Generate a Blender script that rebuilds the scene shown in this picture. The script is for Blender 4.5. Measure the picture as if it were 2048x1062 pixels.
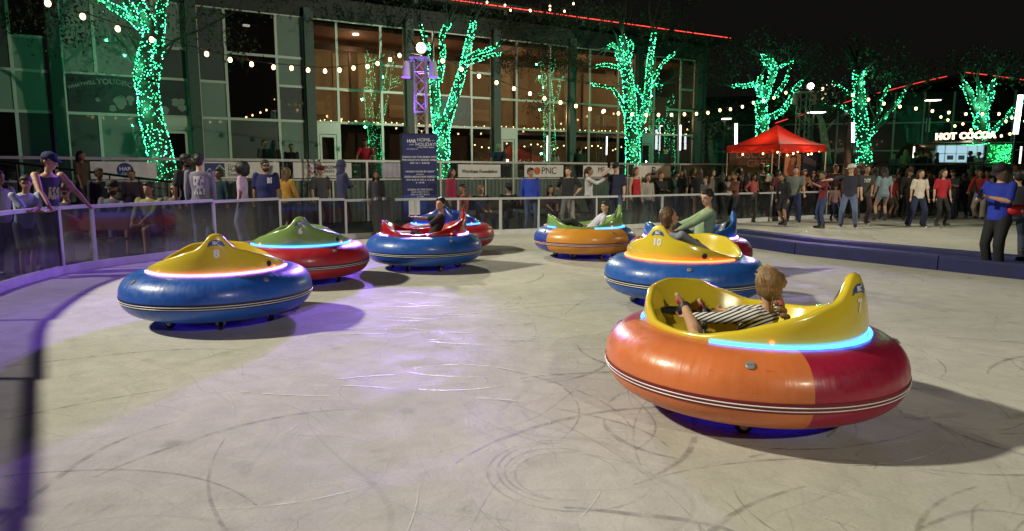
import bpy, math, random
from mathutils import Vector, Matrix, Quaternion
sc = bpy.context.scene
for _o in list(bpy.data.objects): bpy.data.objects.remove(_o)
COL = sc.collection
R = math.radians
V = Vector
rnd = random.Random(7)

# ---------------------------------------------------------------- camera
CAM_Z = 1.53
FPX = 1365.0
PITCH = math.atan(186 / FPX)
cd = bpy.data.cameras.new('camera'); cam = bpy.data.objects.new('camera', cd); COL.objects.link(cam)
cd.sensor_width = 36; cd.lens = FPX / 2048 * 36; cd.clip_end = 500; cd.clip_start = .05
cam.location = (0, 0, CAM_Z); cam.rotation_euler = (math.pi / 2 - PITCH, 0, 0)
sc.camera = cam
# ---------------------------------------------------------------- world and exposure
w = bpy.data.worlds.new('World'); sc.world = w; w.use_nodes = True
nt = w.node_tree; bg = nt.nodes['Background']
bg.inputs[0].default_value = (.010, .0096, .0085, 1); bg.inputs[1].default_value = .5
sc.view_settings.view_transform = 'Standard'; sc.view_settings.look = 'None'
sc.view_settings.exposure = 0; sc.view_settings.gamma = 1
sc.cycles.use_denoising = True; sc.cycles.max_bounces = 8; sc.cycles.transparent_max_bounces = 16
sc.cycles.sample_clamp_indirect = 4
sc.cycles.caustics_reflective = False; sc.cycles.caustics_refractive = False

def unp(px, py, Y):
    """point of the place seen at photo pixel (px, py), Y metres away"""
    c, s = math.cos(PITCH), math.sin(PITCH); t = (531 - py) / FPX
    d = V(((px - 1024) / FPX, c + t * s, -s + t * c))
    return V((0, 0, CAM_Z)) + d * (Y / d.y)
DZ = .9
def gx(px, Y, z=.3):
    return (px - 1024) / FPX * (Y * math.cos(PITCH) + (CAM_Z - z) * math.sin(PITCH))
def ground(px, py, z=0):
    c, s = math.cos(PITCH), math.sin(PITCH); t = (531 - py) / FPX
    d = V(((px - 1024) / FPX, c + t * s, -s + t * c))
    return V((0, 0, CAM_Z)) + d * ((z - CAM_Z) / d.z)

# ---------------------------------------------------------------- lamps standing out of frame and on the masts, with added fills
def point(name, loc, watts, col=(1, .9, .72), r=.15):
    l = bpy.data.lights.new(name, 'POINT'); l.energy = watts; l.color = col; l.shadow_soft_size = r
    o = bpy.data.objects.new(name, l); o.location = loc; COL.objects.link(o); return o
def spot(name, loc, tgt, watts, deg, col, r=.12, blend=.4):
    l = bpy.data.lights.new(name, 'SPOT'); l.energy = watts; l.color = col; l.shadow_soft_size = r
    l.spot_size = R(deg); l.spot_blend = blend
    o = bpy.data.objects.new(name, l); o.location = loc; COL.objects.link(o)
    o.rotation_euler = (V(tgt) - V(loc)).to_track_quat('-Z', 'Y').to_euler(); return o
MAST1 = unp(842, 95, 19.0); MAST2 = unp(1622, 172, 30.0)
LEFT_MAST = V((-25, 5.4, 18.2)); BACK_MAST = V((7.5, -9.5, 8.5))
WARM = (1, .94, .70); RIGHT_FILL = V((24, 7, 9))
spot('flood_light', MAST1 + V((0, -.3, 0)), (3.2, 4.6, 0), 2000, 48, WARM, .15, .8)
spot('flood_light', MAST2 + V((0, -.3, 0)), (6, 12, 0), 900, 80, (1, .86, .62), .15, .5)
spot('flood_light', LEFT_MAST + V((.4, -.1, 0)), (1.5, 5.5, 0), 47000, 54, WARM, .7, .5)
spot('flood_light', BACK_MAST + V((-.2, .4, 0)), (1.8, 7.5, .6), 3600, 38, WARM, .15, .7)
spot('flood_light', RIGHT_FILL + V((-.4, .1, 0)), (0, 23, 3), 13500, 52, WARM, .15, .8)  # added fill for the fronts of the crowd, no known source there
VIO = (.28, .10, 1)
spot('violet_spot', MAST1 + V((.40, -.45, -.55)), (-5.0, 9.5, 0), 4500, 42, VIO, blend=.8)
spot('violet_spot', BACK_MAST + V((-.3, .35, -1.2)), (-7.0, 10.5, .6), 2900, 22, (.40, .13, 1), blend=.8)
spot('violet_spot', MAST2 + V((.2, -.4, -.6)), (3.3, 4.6, 0), 9000, 15, (.35, .2, 1), blend=.8)  # added violet fill to lift the nearest car's shadow
spot('violet_spot', MAST1 + V((-.40, -.45, -.55)), (-3.0, 3.6, 0), 5500, 34, VIO, blend=.7)
spot('violet_spot', (-2.75, 18.1, 2.75), (-2.56, 19.0, 4.4), 420, 75, (.3, .1, 1))

# ---------------------------------------------------------------- materials
_m = {}
def mat(name, col=(.5, .5, .5), rough=.5, metal=0, emit=None, es=0, noise=0, scale=8, coat=0, bump=0, nosample=False, spec=None, trans=0):
    if name in _m: return _m[name]
    m = bpy.data.materials.new(name); m.use_nodes = True; n = m.node_tree.nodes; L = m.node_tree.links
    b = n['Principled BSDF']; b.inputs['Base Color'].default_value = (*col, 1)
    b.inputs['Roughness'].default_value = rough; b.inputs['Metallic'].default_value = metal
    if coat: b.inputs['Coat Weight'].default_value = coat; b.inputs['Coat Roughness'].default_value = .04
    if spec is not None: b.inputs['Specular IOR Level'].default_value = spec
    if emit: b.inputs['Emission Color'].default_value = (*emit, 1); b.inputs['Emission Strength'].default_value = es
    if trans: b.inputs['Transmission Weight'].default_value = trans
    if noise or bump:
        tc = n.new('ShaderNodeTexCoord'); nz = n.new('ShaderNodeTexNoise'); nz.inputs['Scale'].default_value = scale
        nz.inputs['Detail'].default_value = 5; L.new(tc.outputs['Object'], nz.inputs['Vector'])
        if noise:
            mr = n.new('ShaderNodeMapRange'); mr.inputs[1].default_value = .3; mr.inputs[2].default_value = .7
            mr.inputs[3].default_value = 1 - noise; mr.inputs[4].default_value = 1 + noise * .6
            L.new(nz.outputs[0], mr.inputs[0])
            mx = n.new('ShaderNodeVectorMath'); mx.operation = 'SCALE'; mx.inputs[0].default_value = col
            L.new(mr.outputs[0], mx.inputs['Scale']); L.new(mx.outputs[0], b.inputs['Base Color'])
        if bump:
            bp = n.new('ShaderNodeBump'); bp.inputs['Strength'].default_value = bump; bp.inputs['Distance'].default_value = .02
            L.new(nz.outputs[0], bp.inputs['Height']); L.new(bp.outputs[0], b.inputs['Normal'])
    if nosample: m.cycles.emission_sampling = 'NONE'
    _m[name] = m; return m
def glow(name, col, es, nosample=False):
    return mat(name, (.02, .02, .02), .5, emit=col, es=es, nosample=nosample)
def cloth(col):
    k = 'cloth_%02d_%02d_%02d' % tuple(int(c * 99) for c in col)
    return mat(k, col, .85, noise=.25, scale=9, bump=.3)
def glassmat(name, tint, refl, rough=.0, dirt=0):
    if name in _m: return _m[name]
    m = bpy.data.materials.new(name); m.use_nodes = True; n = m.node_tree.nodes; L = m.node_tree.links; n.clear()
    o = n.new('ShaderNodeOutputMaterial'); t = n.new('ShaderNodeBsdfTransparent'); t.inputs[0].default_value = (*tint, 1)
    g = n.new('ShaderNodeBsdfGlossy'); g.inputs['Roughness'].default_value = rough; g.inputs[0].default_value = (.9, .9, .9, 1)
    fr = n.new('ShaderNodeLayerWeight'); fr.inputs[0].default_value = .35
    mr = n.new('ShaderNodeMapRange'); mr.inputs[3].default_value = refl; mr.inputs[4].default_value = min(.75, refl * 4)
    L.new(fr.outputs['Fresnel'], mr.inputs[0]); mx = n.new('ShaderNodeMixShader')
    L.new(mr.outputs[0], mx.inputs[0]); L.new(t.outputs[0], mx.inputs[1]); L.new(g.outputs[0], mx.inputs[2])
    last = mx
    if dirt:
        tc = n.new('ShaderNodeTexCoord'); nz = n.new('ShaderNodeTexNoise'); nz.inputs['Scale'].default_value = 2.2; nz.inputs['Detail'].default_value = 8
        mp = n.new('ShaderNodeMapping'); mp.inputs['Scale'].default_value = (1, 1, .35); L.new(tc.outputs['Object'], mp.inputs[0]); L.new(mp.outputs[0], nz.inputs['Vector'])
        r2 = n.new('ShaderNodeMapRange'); r2.inputs[1].default_value = .35; r2.inputs[2].default_value = .75; r2.inputs[3].default_value = dirt * .35; r2.inputs[4].default_value = dirt * 1.5
        L.new(nz.outputs[0], r2.inputs[0]); df = n.new('ShaderNodeBsdfDiffuse'); df.inputs[0].default_value = (.32, .32, .36, 1)
        m2 = n.new('ShaderNodeMixShader'); L.new(r2.outputs[0], m2.inputs[0]); L.new(mx.outputs[0], m2.inputs[1]); L.new(df.outputs[0], m2.inputs[2]); last = m2
    L.new(last.outputs[0], o.inputs[0]); _m[name] = m; return m

# ---------------------------------------------------------------- mesh building
class G:
    def __init__(s): s.v = []; s.f = []; s.mi = []; s.m = 0
    def add(s, vs, fs):
        b = len(s.v); s.v += [tuple(p) for p in vs]
        for f in fs: s.f.append(tuple(b + i for i in f)); s.mi.append(s.m)
        return s
    def box(s, c, d, rz=0, M=None):
        c = V(c); Q = M if M is not None else Matrix.Rotation(rz, 3, 'Z')
        vs = [c + Q @ V((x * d[0] / 2, y * d[1] / 2, z * d[2] / 2)) for x in (-1, 1) for y in (-1, 1) for z in (-1, 1)]
        return s.add(vs, [(0, 1, 3, 2), (4, 6, 7, 5), (0, 4, 5, 1), (2, 3, 7, 6), (0, 2, 6, 4), (1, 5, 7, 3)])
    def beam(s, a, b, w, h, up=(0, 0, 1)):
        a = V(a); b = V(b); d = b - a; l = d.length; d.normalize(); u = V(up); x = d.cross(u)
        if x.length < 1e-4: x = d.cross(V((0, 1, 0)))
        x.normalize(); u = x.cross(d); M = Matrix((d, x, u)).transposed()
        return s.box((a + b) / 2, (l, w, h), M=M)
    def rings(s, rs, cap=True, close=True):
        n = len(rs[0]); vs = [p for r in rs for p in r]; fs = []
        for i in range(len(rs) - 1):
            for j in range(n if close else n - 1):
                k = (j + 1) % n
                fs.append((i * n + j, i * n + k, (i + 1) * n + k, (i + 1) * n + j))
        if cap:
            fs.append(tuple(reversed(range(n)))); e = (len(rs) - 1) * n; fs.append(tuple(e + j for j in range(n)))
        return s.add(vs, fs)
    def tube(s, pts, rad, n=8, cap=True):
        pts = [V(p) for p in pts]
        if not isinstance(rad, (list, tuple)): rad = [rad] * len(pts)
        rs = []; x = None
        for i, p in enumerate(pts):
            d = (pts[min(i + 1, len(pts) - 1)] - pts[max(i - 1, 0)]).normalized()
            if x is None: x = d.cross(V((0, 0, 1)) if abs(d.z) < .9 else V((0, 1, 0))).normalized()
            else: x = (x - d * x.dot(d)).normalized()
            y = d.cross(x); rs.append([p + (x * math.cos(2 * math.pi * k / n) + y * math.sin(2 * math.pi * k / n)) * rad[i] for k in range(n)])
        return s.rings(rs, cap)
    def cap(s, a, b, ra, rb, n=10):
        a = V(a); b = V(b); d = b - a
        if d.length < 1e-5: return s.ell(a, (ra, ra, ra))
        d.normalize(); P = []; Q = []
        for t in (80, 50, 22): P.append(a - d * ra * math.sin(R(t))); Q.append(ra * math.cos(R(t)))
        P += [a, b]; Q += [ra, rb]
        for t in (22, 50, 80): P.append(b + d * rb * math.sin(R(t))); Q.append(rb * math.cos(R(t)))
        return s.tube(P, Q, n)
    def chain(s, pts, rad, n=10):
        for i in range(len(pts) - 1): s.cap(pts[i], pts[i + 1], rad[i], rad[i + 1], n)
        return s
    def ell(s, c, r, M=None, nu=12, nv=8):
        c = V(c); rs = []
        for i in range(1, nv):
            t = math.pi * i / nv; row = []
            for j in range(nu):
                p = 2 * math.pi * j / nu
                q = V((r[0] * math.sin(t) * math.cos(p), r[1] * math.sin(t) * math.sin(p), -r[2] * math.cos(t)))
                row.append(c + (M @ q if M is not None else q))
            rs.append(row)
        return s.rings(rs)
    def quad(s, *p): return s.add(p, [tuple(range(len(p)))])
    def mesh(s, name, smooth=False, nm=None):
        me = bpy.data.meshes.new(name); me.from_pydata(s.v, [], s.f)
        for _ in range(nm or (max(s.mi) + 1 if s.mi else 1)): me.materials.append(None)
        me.polygons.foreach_set('material_index', s.mi)
        if smooth: me.polygons.foreach_set('use_smooth', [True] * len(s.f))
        me.update(); return me
    def build(s, name, mats, parent=None, smooth=False, **k):
        if not isinstance(mats, (list, tuple)): mats = [mats]
        return ob(name, s.mesh(name, smooth, len(mats)), mats, parent, **k)
def ob(name, me, mats=(), parent=None, label=None, cat=None, group=None, kind=None, loc=None, rz=0):
    o = bpy.data.objects.new(name, me); COL.objects.link(o)
    if me is not None and hasattr(me, 'materials'):
        if not isinstance(mats, (list, tuple)): mats = [mats]
        for i, m in enumerate(mats):
            if i < len(o.material_slots): o.material_slots[i].link = 'OBJECT'; o.material_slots[i].material = m
    if parent: o.parent = parent
    if loc is not None: o.location = loc
    if rz: o.rotation_euler = (0, 0, rz)
    for k, v in (('label', label), ('category', cat), ('group', group), ('kind', kind)):
        if v: o[k] = v
    return o
def thing(name, label, cat, loc=(0, 0, 0), rz=0, group=None):
    return ob(name, None, (), None, label, cat, group, None, loc, rz)
def evalmesh(o, name):
    dg = bpy.context.evaluated_depsgraph_get(); dg.update()
    me = bpy.data.meshes.new_from_object(o.evaluated_get(dg)); me.name = name
    d = o.data; bpy.data.objects.remove(o)
    return me
def remesh(g, voxel, name, smooth=4):
    me = g.mesh(name); o = bpy.data.objects.new('tmp', me); COL.objects.link(o)
    r = o.modifiers.new('r', 'REMESH'); r.mode = 'VOXEL'; r.voxel_size = voxel; r.use_smooth_shade = True
    s = o.modifiers.new('s', 'SMOOTH'); s.iterations = smooth; s.factor = .5
    m2 = evalmesh(o, name)
    m2.materials.clear(); m2.materials.append(None)
    m2.polygons.foreach_set('use_smooth', [True] * len(m2.polygons)); return m2
def subd(g, name, lv=2, smooth=True):
    me = g.mesh(name); o = bpy.data.objects.new('tmp', me); COL.objects.link(o)
    s = o.modifiers.new('s', 'SUBSURF'); s.levels = lv; s.render_levels = lv
    m2 = evalmesh(o, name); m2.polygons.foreach_set('use_smooth', [True] * len(m2.polygons)); return m2
_txt = {}
def textmesh(s, size=1, bold=0, ext=.002, align='CENTER', space=1):
    k = (s, size, bold, ext, align, space)
    if k in _txt: return _txt[k]
    c = bpy.data.curves.new('t', 'FONT'); c.body = s; c.size = size; c.offset = bold * size; c.extrude = ext
    c.align_x = align; c.align_y = 'CENTER'; c.resolution_u = 3; c.space_character = space
    o = bpy.data.objects.new('t', c); COL.objects.link(o)
    me = evalmesh(o, 'lettering'); me.materials.clear(); me.materials.append(None); _txt[k] = me; return me
def text(s, parent, M, size, m, bold=0, ext=.002, align='CENTER', name='lettering', space=1):
    """M: 4x4 placing the text plane (x right, y up, z out) in the parent's space"""
    o = ob(name, textmesh(s, size, bold, ext, align, space), [m], parent); o.matrix_local = M; return o
def frame(o, x, up=(0, 0, 1)):
    """4x4 with origin o, X along x, Y up, Z = X cross Y"""
    x = V(x).normalized(); u = V(up); z = x.cross(u).normalized(); y = z.cross(x)
    M = Matrix((x, y, z)).transposed().to_4x4(); M.translation = V(o); return M
# ================================================================ the bumper cars
def lut(t, tab):
    for (a, x), (b, y) in zip(tab, tab[1:]):
        if t <= b:
            f = (t - a) / (b - a) if b > a else 0; f = f * f * (3 - 2 * f) * .35 + f * .65
            return x + (y - x) * f
    return tab[-1][1]
RIM = [(0, .955), (4, .95), (7, .925), (9.5, .875), (13, .835), (18, .80), (24, .785), (38, .735), (52, .69), (70, .63), (85, .59), (100, .585), (120, .60), (135, .665), (155, .75), (180, .775)]
def rimh(phi):
    a = abs(((phi + 180) % 360) - 180); return (lut(max(a - 2, 0), RIM) + lut(a, RIM) + lut(min(a + 2, 180), RIM)) / 3
def rout(z): return .665 - .11 * max(0, z - .58) if z > .58 else .65 + .015 * max(0, (z - .53) / .05)
EX = 1.05
def pol(phi, r, z): return V((-r * math.cos(R(phi)) * EX, r * math.sin(R(phi)), z))
def shell_mesh():
    g = G(); N = 144; cols = []
    for j in range(N):
        phi = j * 360 / N; H = rimh(phi); c = []
        c.append(pol(phi, .60, .505)); c.append(pol(phi, .645, .515)); c.append(pol(phi, rout(.56), .56))
        for k in (1, 2, 3): z = .56 + (H - .02 - .56) * k / 3; c.append(pol(phi, rout(z), z))
        rh = rout(H); a = abs(((phi + 180) % 360) - 180); fin = max(0, 1 - a / 45)
        c.append(pol(phi, rh - .006, H - .004)); c.append(pol(phi, rh - .022, H + .003)); c.append(pol(phi, rh - .040, H - .004)); c.append(pol(phi, rh - .048, H - .022))
        ri = rh - .048; zi = H - .022; k_ = 1.15; rf = .37 if a < 60 else .45
        for q in (.15, .3, .5, .7, .85, 1): c.append(pol(phi, ri + (rf - ri) * q ** k_, zi + (.27 - zi) * q))
        c.append(pol(phi, .2, .262)); c.append(pol(phi, .02, .262))
        cols.append(c)
    rs = [[cols[j][i] for j in range(N)] for i in range(len(cols[0]))]
    g.rings(list(reversed(rs)), cap=False); return g.mesh('shell', True)
def sup(t, e=2.25):
    c, s = math.cos(t), math.sin(t); return (math.copysign(abs(c) ** (2 / e), c), math.copysign(abs(s) ** (2 / e), s))
RC, RA, ZC, RB = .645, .285, .335, .225
def tx_(c): return RC + (RA if c > 0 else .065) * c
def tube_mesh(two):
    g = G(); N = 128; K = 40
    rs = [[pol(360 * j / N, tx_(sup(2 * math.pi * i / K)[0]), ZC + RB * sup(2 * math.pi * i / K)[1]) for j in range(N)] for i in range(K)]
    rs = [[V((p.x / EX, p.y, p.z)) for p in r] for r in rs]
    g.rings(list(reversed(rs)) + [rs[-1]], cap=False)
    if two:
        for k, f in enumerate(g.f):
            j = k % N; a = abs(((360 * (j + .5) / N + 180) % 360) - 180); g.mi[k] = 1 if 38 < a < 142 else 0
    return g.mesh('tube', True, 2)
def tube_out(z):
    s = (z - ZC) / RB; s = max(-1, min(1, s)); e = 2.25
    return RC + RA * (1 - abs(s) ** e) ** (1 / e)
def ringtube(g, r, z, rad, n=96, a0=0, a1=360, ex=1.0, m=6):
    P = []; full = a1 - a0 >= 360; cnt = n if full else max(6, int(n * (a1 - a0) / 360))
    rows = []
    for i in range(cnt + (0 if full else 1)):
        ph = R(a0 + (a1 - a0) * i / cnt); rows.append([V((-(r + rad * math.cos(2 * math.pi * k / m)) * math.cos(ph) * ex, (r + rad * math.cos(2 * math.pi * k / m)) * math.sin(ph), z + rad * math.sin(2 * math.pi * k / m))) for k in range(m)])
    if full: rows.append(rows[0])
    g.rings(rows, cap=not full)
def band_mesh():
    g = G(); N = 128
    zs = [.325, .31, .295, .28, .265]
    rs = [[V((-(tube_out(z) + .004) * math.cos(2 * math.pi * j / N), (tube_out(z) + .004) * math.sin(2 * math.pi * j / N), z)) for j in range(N)] for z in zs]
    g.rings([r for r in rs], cap=False)
    g.m = 1
    ringtube(g, tube_out(.30) + .005, .302, .0036, 128); ringtube(g, tube_out(.275) + .005, .280, .0036, 128)
    return g.mesh('trim_band', True, 2)
def pad_mesh():
    P = [(-.60, .885, .02), (-.572, .82, .05), (-.532, .70, .08), (-.485, .56, .12), (-.40, .44, .20), (-.33, .36, .21), (-.15, .33, .22), (.08, .33, .22), (.14, .31, .2)]
    g = G(); rs = []
    for i, (x, z, hw) in enumerate(P):
        a = P[max(0, i - 1)]; b = P[min(len(P) - 1, i + 1)]; d = V((b[0] - a[0], 0, b[1] - a[1])).normalized(); nrm = V((-d.z, 0, d.x))
        c = V((x, 0, z)); t = .016
        rs.append([c + V((0, -hw, 0)) - nrm * t, c + V((0, -hw, 0)) + nrm * t * .4, c + V((0, -hw * .6, 0)) + nrm * t, c + V((0, hw * .6, 0)) + nrm * t, c + V((0, hw, 0)) + nrm * t * .4, c + V((0, hw, 0)) - nrm * t])
    g.rings(rs); return g.mesh('seat', True)
_car = {}
def carmesh():
    if _car: return _car
    _car['shell'] = shell_mesh(); _car['t0'] = tube_mesh(False); _car['t1'] = tube_mesh(True)
    _car['band'] = band_mesh(); _car['seat'] = pad_mesh()
    g = G(); ringtube(g, .674, .566, .0105, 96, -80, 80, EX, 8); _car['led'] = g.mesh('led_strip', True)
    g = G(); ringtube(g, .674, .566, .0105, 96, -40, 40, EX, 8); _car['led5'] = g.mesh('led_strip', True)
    g = G(); ringtube(g, .672, .562, .0095, 96, 142, 218, EX, 8); _car['ledf'] = g.mesh('led_strip', True)
    g = G(); ringtube(g, .655, .522, .016, 96, 0, 360, EX, 6); _car['gasket'] = g.mesh('gasket', True)
    g = G(); ringtube(g, .48, .095, .010, 64); _car['under'] = g.mesh('underglow_strip', True)
    g = G(); g.tube([(0, 0, .10), (0, 0, .16)], .58, 48); _car['pan'] = g.mesh('chassis', False)
    g = G(); g.ell((0, 0, 0), (.014, .014, .010)); _car['dot'] = g.mesh('marker_light', True)
    g = G(); g.tube([(-.008, 0, 0), (.003, 0, 0), (.006, 0, 0)], [.032, .032, .024], 20); _car['spk'] = g.mesh('speaker_grille', True)
    g = G(); g.tube([(0, 0, 0), (0, 0, .004), (0, 0, .009)], [.028, .028, .022], 18); g.box((0, 0, .011), (.03, .008, .004)); _car['valve'] = g.mesh('valve_cap', False)
    g = G(); g.tube([(0, -.02, .05), (0, .02, .05)], .05, 20); g.m = 1; g.tube([(0, -.023, .05), (0, .023, .05)], .027, 14); g.m = 2
    g.beam((0, -.03, .05), (0, -.03, .13), .012, .03); g.beam((0, .03, .05), (0, .03, .13), .012, .03); g.box((0, 0, .125), (.06, .08, .02)); _car['wheel'] = g.mesh('wheel', False, 3)
    g = G(); g.tube([(0, 0, 0), (.03, 0, .13)], .012, 8); g.ell((.033, 0, .155), (.022, .022, .03)); _car['lever'] = g.mesh('lever', True)
    g = G(); g.box((0, 0, 0), (.004, .12, .05)); _car['vent'] = g.mesh('vent', False)
    return _car
def wrap(me, lat0, z0, name, m, parent, out=.004):
    """lay flat lettering round the back of the shell"""
    me = me.copy()
    for v in me.vertices:
        u, y, d = -(v.co.x + lat0), v.co.y + z0, v.co.z; r = rout(y) + out + d
        ph = math.degrees(u / (r)); p = pol(ph, r, y); v.co = p
    return ob(name, me, [m], parent)
WHITE = lambda: mat('white_vinyl', (.8, .8, .82), .35)
def vinyl(c):
    k = 'vinyl_' + c[0]
    if k in _m: return _m[k]
    m = mat(k, c[1], .38, noise=.12, scale=4); n = m.node_tree.nodes; L = m.node_tree.links; b = n['Principled BSDF']; b.inputs['Coat Weight'].default_value = .25; b.inputs['Coat Roughness'].default_value = .18
    tc = n.new('ShaderNodeTexCoord'); sp = n.new('ShaderNodeSeparateXYZ'); L.new(tc.outputs['Object'], sp.inputs[0]); at = n.new('ShaderNodeMath'); at.operation = 'ARCTAN2'; L.new(sp.outputs[1], at.inputs[0]); L.new(sp.outputs[0], at.inputs[1])
    cb = n.new('ShaderNodeCombineXYZ'); ms = n.new('ShaderNodeMath'); ms.operation = 'MULTIPLY'; ms.inputs[1].default_value = 9; L.new(at.outputs[0], ms.inputs[0]); L.new(ms.outputs[0], cb.inputs[0]); L.new(sp.outputs[2], cb.inputs[1])
    z1 = n.new('ShaderNodeTexNoise'); z1.inputs['Scale'].default_value = 2.6; z1.inputs['Detail'].default_value = 4; L.new(cb.outputs[0], z1.inputs[0])
    bp = n.new('ShaderNodeBump'); bp.inputs['Strength'].default_value = .22; bp.inputs['Distance'].default_value = .012; L.new(z1.outputs[0], bp.inputs['Height']); L.new(bp.outputs[0], b.inputs['Normal'])
    z2 = n.new('ShaderNodeTexNoise'); z2.inputs['Scale'].default_value = 14; z2.inputs['Detail'].default_value = 8; L.new(tc.outputs['Object'], z2.inputs[0]); r = n.new('ShaderNodeMapRange'); r.inputs[1].default_value = .4; r.inputs[2].default_value = .7; r.inputs[3].default_value = .30; r.inputs[4].default_value = .55; L.new(z2.outputs[0], r.inputs[0]); L.new(r.outputs[0], b.inputs['Roughness'])
    # scuffs: long thin dark rubs round the tube
    cb2 = n.new('ShaderNodeCombineXYZ'); m2 = n.new('ShaderNodeMath'); m2.operation = 'MULTIPLY'; m2.inputs[1].default_value = 1.6; L.new(at.outputs[0], m2.inputs[0]); L.new(m2.outputs[0], cb2.inputs[0]); m3 = n.new('ShaderNodeMath'); m3.operation = 'MULTIPLY'; m3.inputs[1].default_value = 26; L.new(sp.outputs[2], m3.inputs[0]); L.new(m3.outputs[0], cb2.inputs[1])
    z3 = n.new('ShaderNodeTexNoise'); z3.inputs['Scale'].default_value = 2.2; z3.inputs['Detail'].default_value = 7; L.new(cb2.outputs[0], z3.inputs[0]); r3 = n.new('ShaderNodeMapRange'); r3.inputs[1].default_value = .66; r3.inputs[2].default_value = .72; r3.inputs[3].default_value = 1; r3.inputs[4].default_value = .55; L.new(z3.outputs[0], r3.inputs[0])
    old = b.inputs['Base Color'].links[0].from_socket; vs = n.new('ShaderNodeVectorMath'); vs.operation = 'SCALE'; L.new(old, vs.inputs[0]); L.new(r3.outputs[0], vs.inputs['Scale']); L.new(vs.outputs[0], b.inputs['Base Color'])
    return m
def car(px, Yc, rear, tubecols, shellcol, ledcol, num, label, underw=2.5, ledW=11):
    M = carmesh(); X = gx(px, Yc)
    rz = math.atan2(rear[1], rear[0]) + math.pi
    t = thing('bumper_car', label, 'bumper car', (X, Yc, 0), rz, 'ice bumper cars on the rink')
    two = len(tubecols) > 1
    sm = mat('gelcoat_%s' % shellcol[0], shellcol[1], .22, coat=.8, noise=.05, scale=3)
    tm = [vinyl(c) for c in tubecols]
    o = ob('tube', M['t1' if two else 't0'], tm + ([tm[0]] if not two else []), t)
    ob('trim_band', M['band'], [mat('band_red', (.16, .006, .02), .4) if two else mat('band_black', (.008, .008, .02), .4), WHITE()], t)
    sh = ob('shell', M['shell'], [sm], t)
    ob('gasket', M['gasket'], [mat('black_rubber', (.012, .012, .014), .5)], t)
    ob('seat', M['seat'], [mat('black_padding', (.014, .014, .018), .55, bump=.2)], t)
    lm = glow('led_%s' % ledcol[0], ledcol[1], ledW)
    for k in ('led5' if num is None and ledcol[0] == 'violet' else 'led', 'ledf'): ob('led_strip', M[k], [lm], t)
    ob('chassis', M['pan'], [mat('black_rubber')], t)
    um = glow('underglow', (.05, .03, 1), underw); ob('underglow_strip', M['under'], [um], t)
    for s in (-1, 1):
        a = ob('marker_light', M['dot'], [glow('marker_amber', (1, .16, .04), 4, True)], sh); a.location = pol(52 * s, rout(.585) + .002, .592)
        b = ob('speaker_grille', M['spk'], [mat('black_rubber')], sh); b.location = pol(46 * s * -1, rout(.62) - .002, .625) if s > 0 else pol(80, rout(.6), .0 + .6)
        b.rotation_euler = (0, 0, math.pi - R(46 * s * -1) if s > 0 else math.pi - R(80))
        if s < 0: bpy.data.objects.remove(b)
    for ph in (-30, 150, 60, 240):
        r_ = tube_out(.50); c = ob('valve_cap', M['valve'], [mat('grey_plastic', (.22, .22, .24), .4)], o)
        c.location = V((-(r_ + .0) * math.cos(R(ph)), r_ * math.sin(R(ph)), .50)); nrm = V((-math.cos(R(ph)) * .55, math.sin(R(ph)) * .55, .83)); c.rotation_euler = nrm.to_track_quat('Z', 'Y').to_euler()
    for ph in (0, 62, 118, 180, 242, 298):
        wq = ob('wheel', M['wheel'], [mat('tyre_black', (.015, .015, .015), .7), mat('hub_grey', (.5, .5, .5), .4), mat('fork_steel', (.25, .25, .26), .35, .8)], t)
        wq.location = (-.53 * math.cos(R(ph)), .53 * math.sin(R(ph)), 0); wq.rotation_euler = (0, 0, R(ph * 3.7))
        wq.scale = (1, 1, 1)
    for s in (-1, 1):
        l = ob('lever', M['lever'], [mat('black_rubber')], t); l.location = (.08, .36 * s, .42)
        v_ = ob('vent', M['vent'], [mat('grey_plastic')], sh); v_.location = pol(180 - 28 * s, .555, .52); v_.rotation_euler = (0, R(-12), -math.atan2(pol(180 - 28 * s, 1, 0).y, -pol(180 - 28 * s, 1, 0).x) )
    # badge, name and number on the back of the fin
    g = G(); n = 12; pts = [V((math.cos(math.pi * k / n) * .072, math.sin(math.pi * k / n) * .052, 0)) for k in range(n + 1)]
    gv = [V((p.x, q, 0)) for p in pts for q in (0, p.y)]
    g.add(gv, [(2 * k, 2 * k + 2, 2 * k + 3, 2 * k + 1) for k in range(n)]); g.add([(-.08, -.010, 0), (.08, -.010, 0), (.08, -.002, 0), (-.08, -.002, 0)], [(0, 1, 2, 3)])
    wrap(g.mesh('badge'), 0, .845, 'badge', mat('badge_blue', (.03, .08, .28), .35), sh, .003)
    wrap(textmesh('IBC', .042, .03, .0008), 0, .867, 'badge_lettering', WHITE(), sh, .006)
    if num:
        wrap(textmesh(num, .105, .045, .0008), 0, .765, 'number', WHITE(), sh, .004)
    return t
YEL = ('yellow', (.72, .55, .04)); BLU = ('blue', (.018, .10, .44)); RED = ('red', (.42, .018, .03)); GRN = ('green', (.20, .34, .09))
ORG = ('orange', (.62, .165, .05)); MAG = ('crimson', (.34, .012, .05)); AMB = ('amber', (.62, .27, .03)); DRED = ('dark_red', (.36, .01, .012)); DBL = ('deep_blue', (.02, .05, .34))
CY = ('cyan', (.02, .17, 1)); PK = ('pink', (.62, .20, 1)); VI = ('violet', (.42, .22, 1)); OR = ('orange', (1, .075, .02))
car7 = car(1496, 4.38, (.66, -.75), [MAG, ORG], YEL, CY, '7', 'orange and crimson tube car with yellow shell number 7, nearest the camera')
car8 = car(440, 7.05, (.38, -.92), [BLU], YEL, PK, '8', 'empty blue tube car with yellow shell number 8 and pink light strip', ledW=7)
car10 = car(1366, 8.05, (-.64, -.77), [BLU], YEL, OR, '10', 'blue tube car with yellow shell number 10 and orange light strip')
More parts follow.
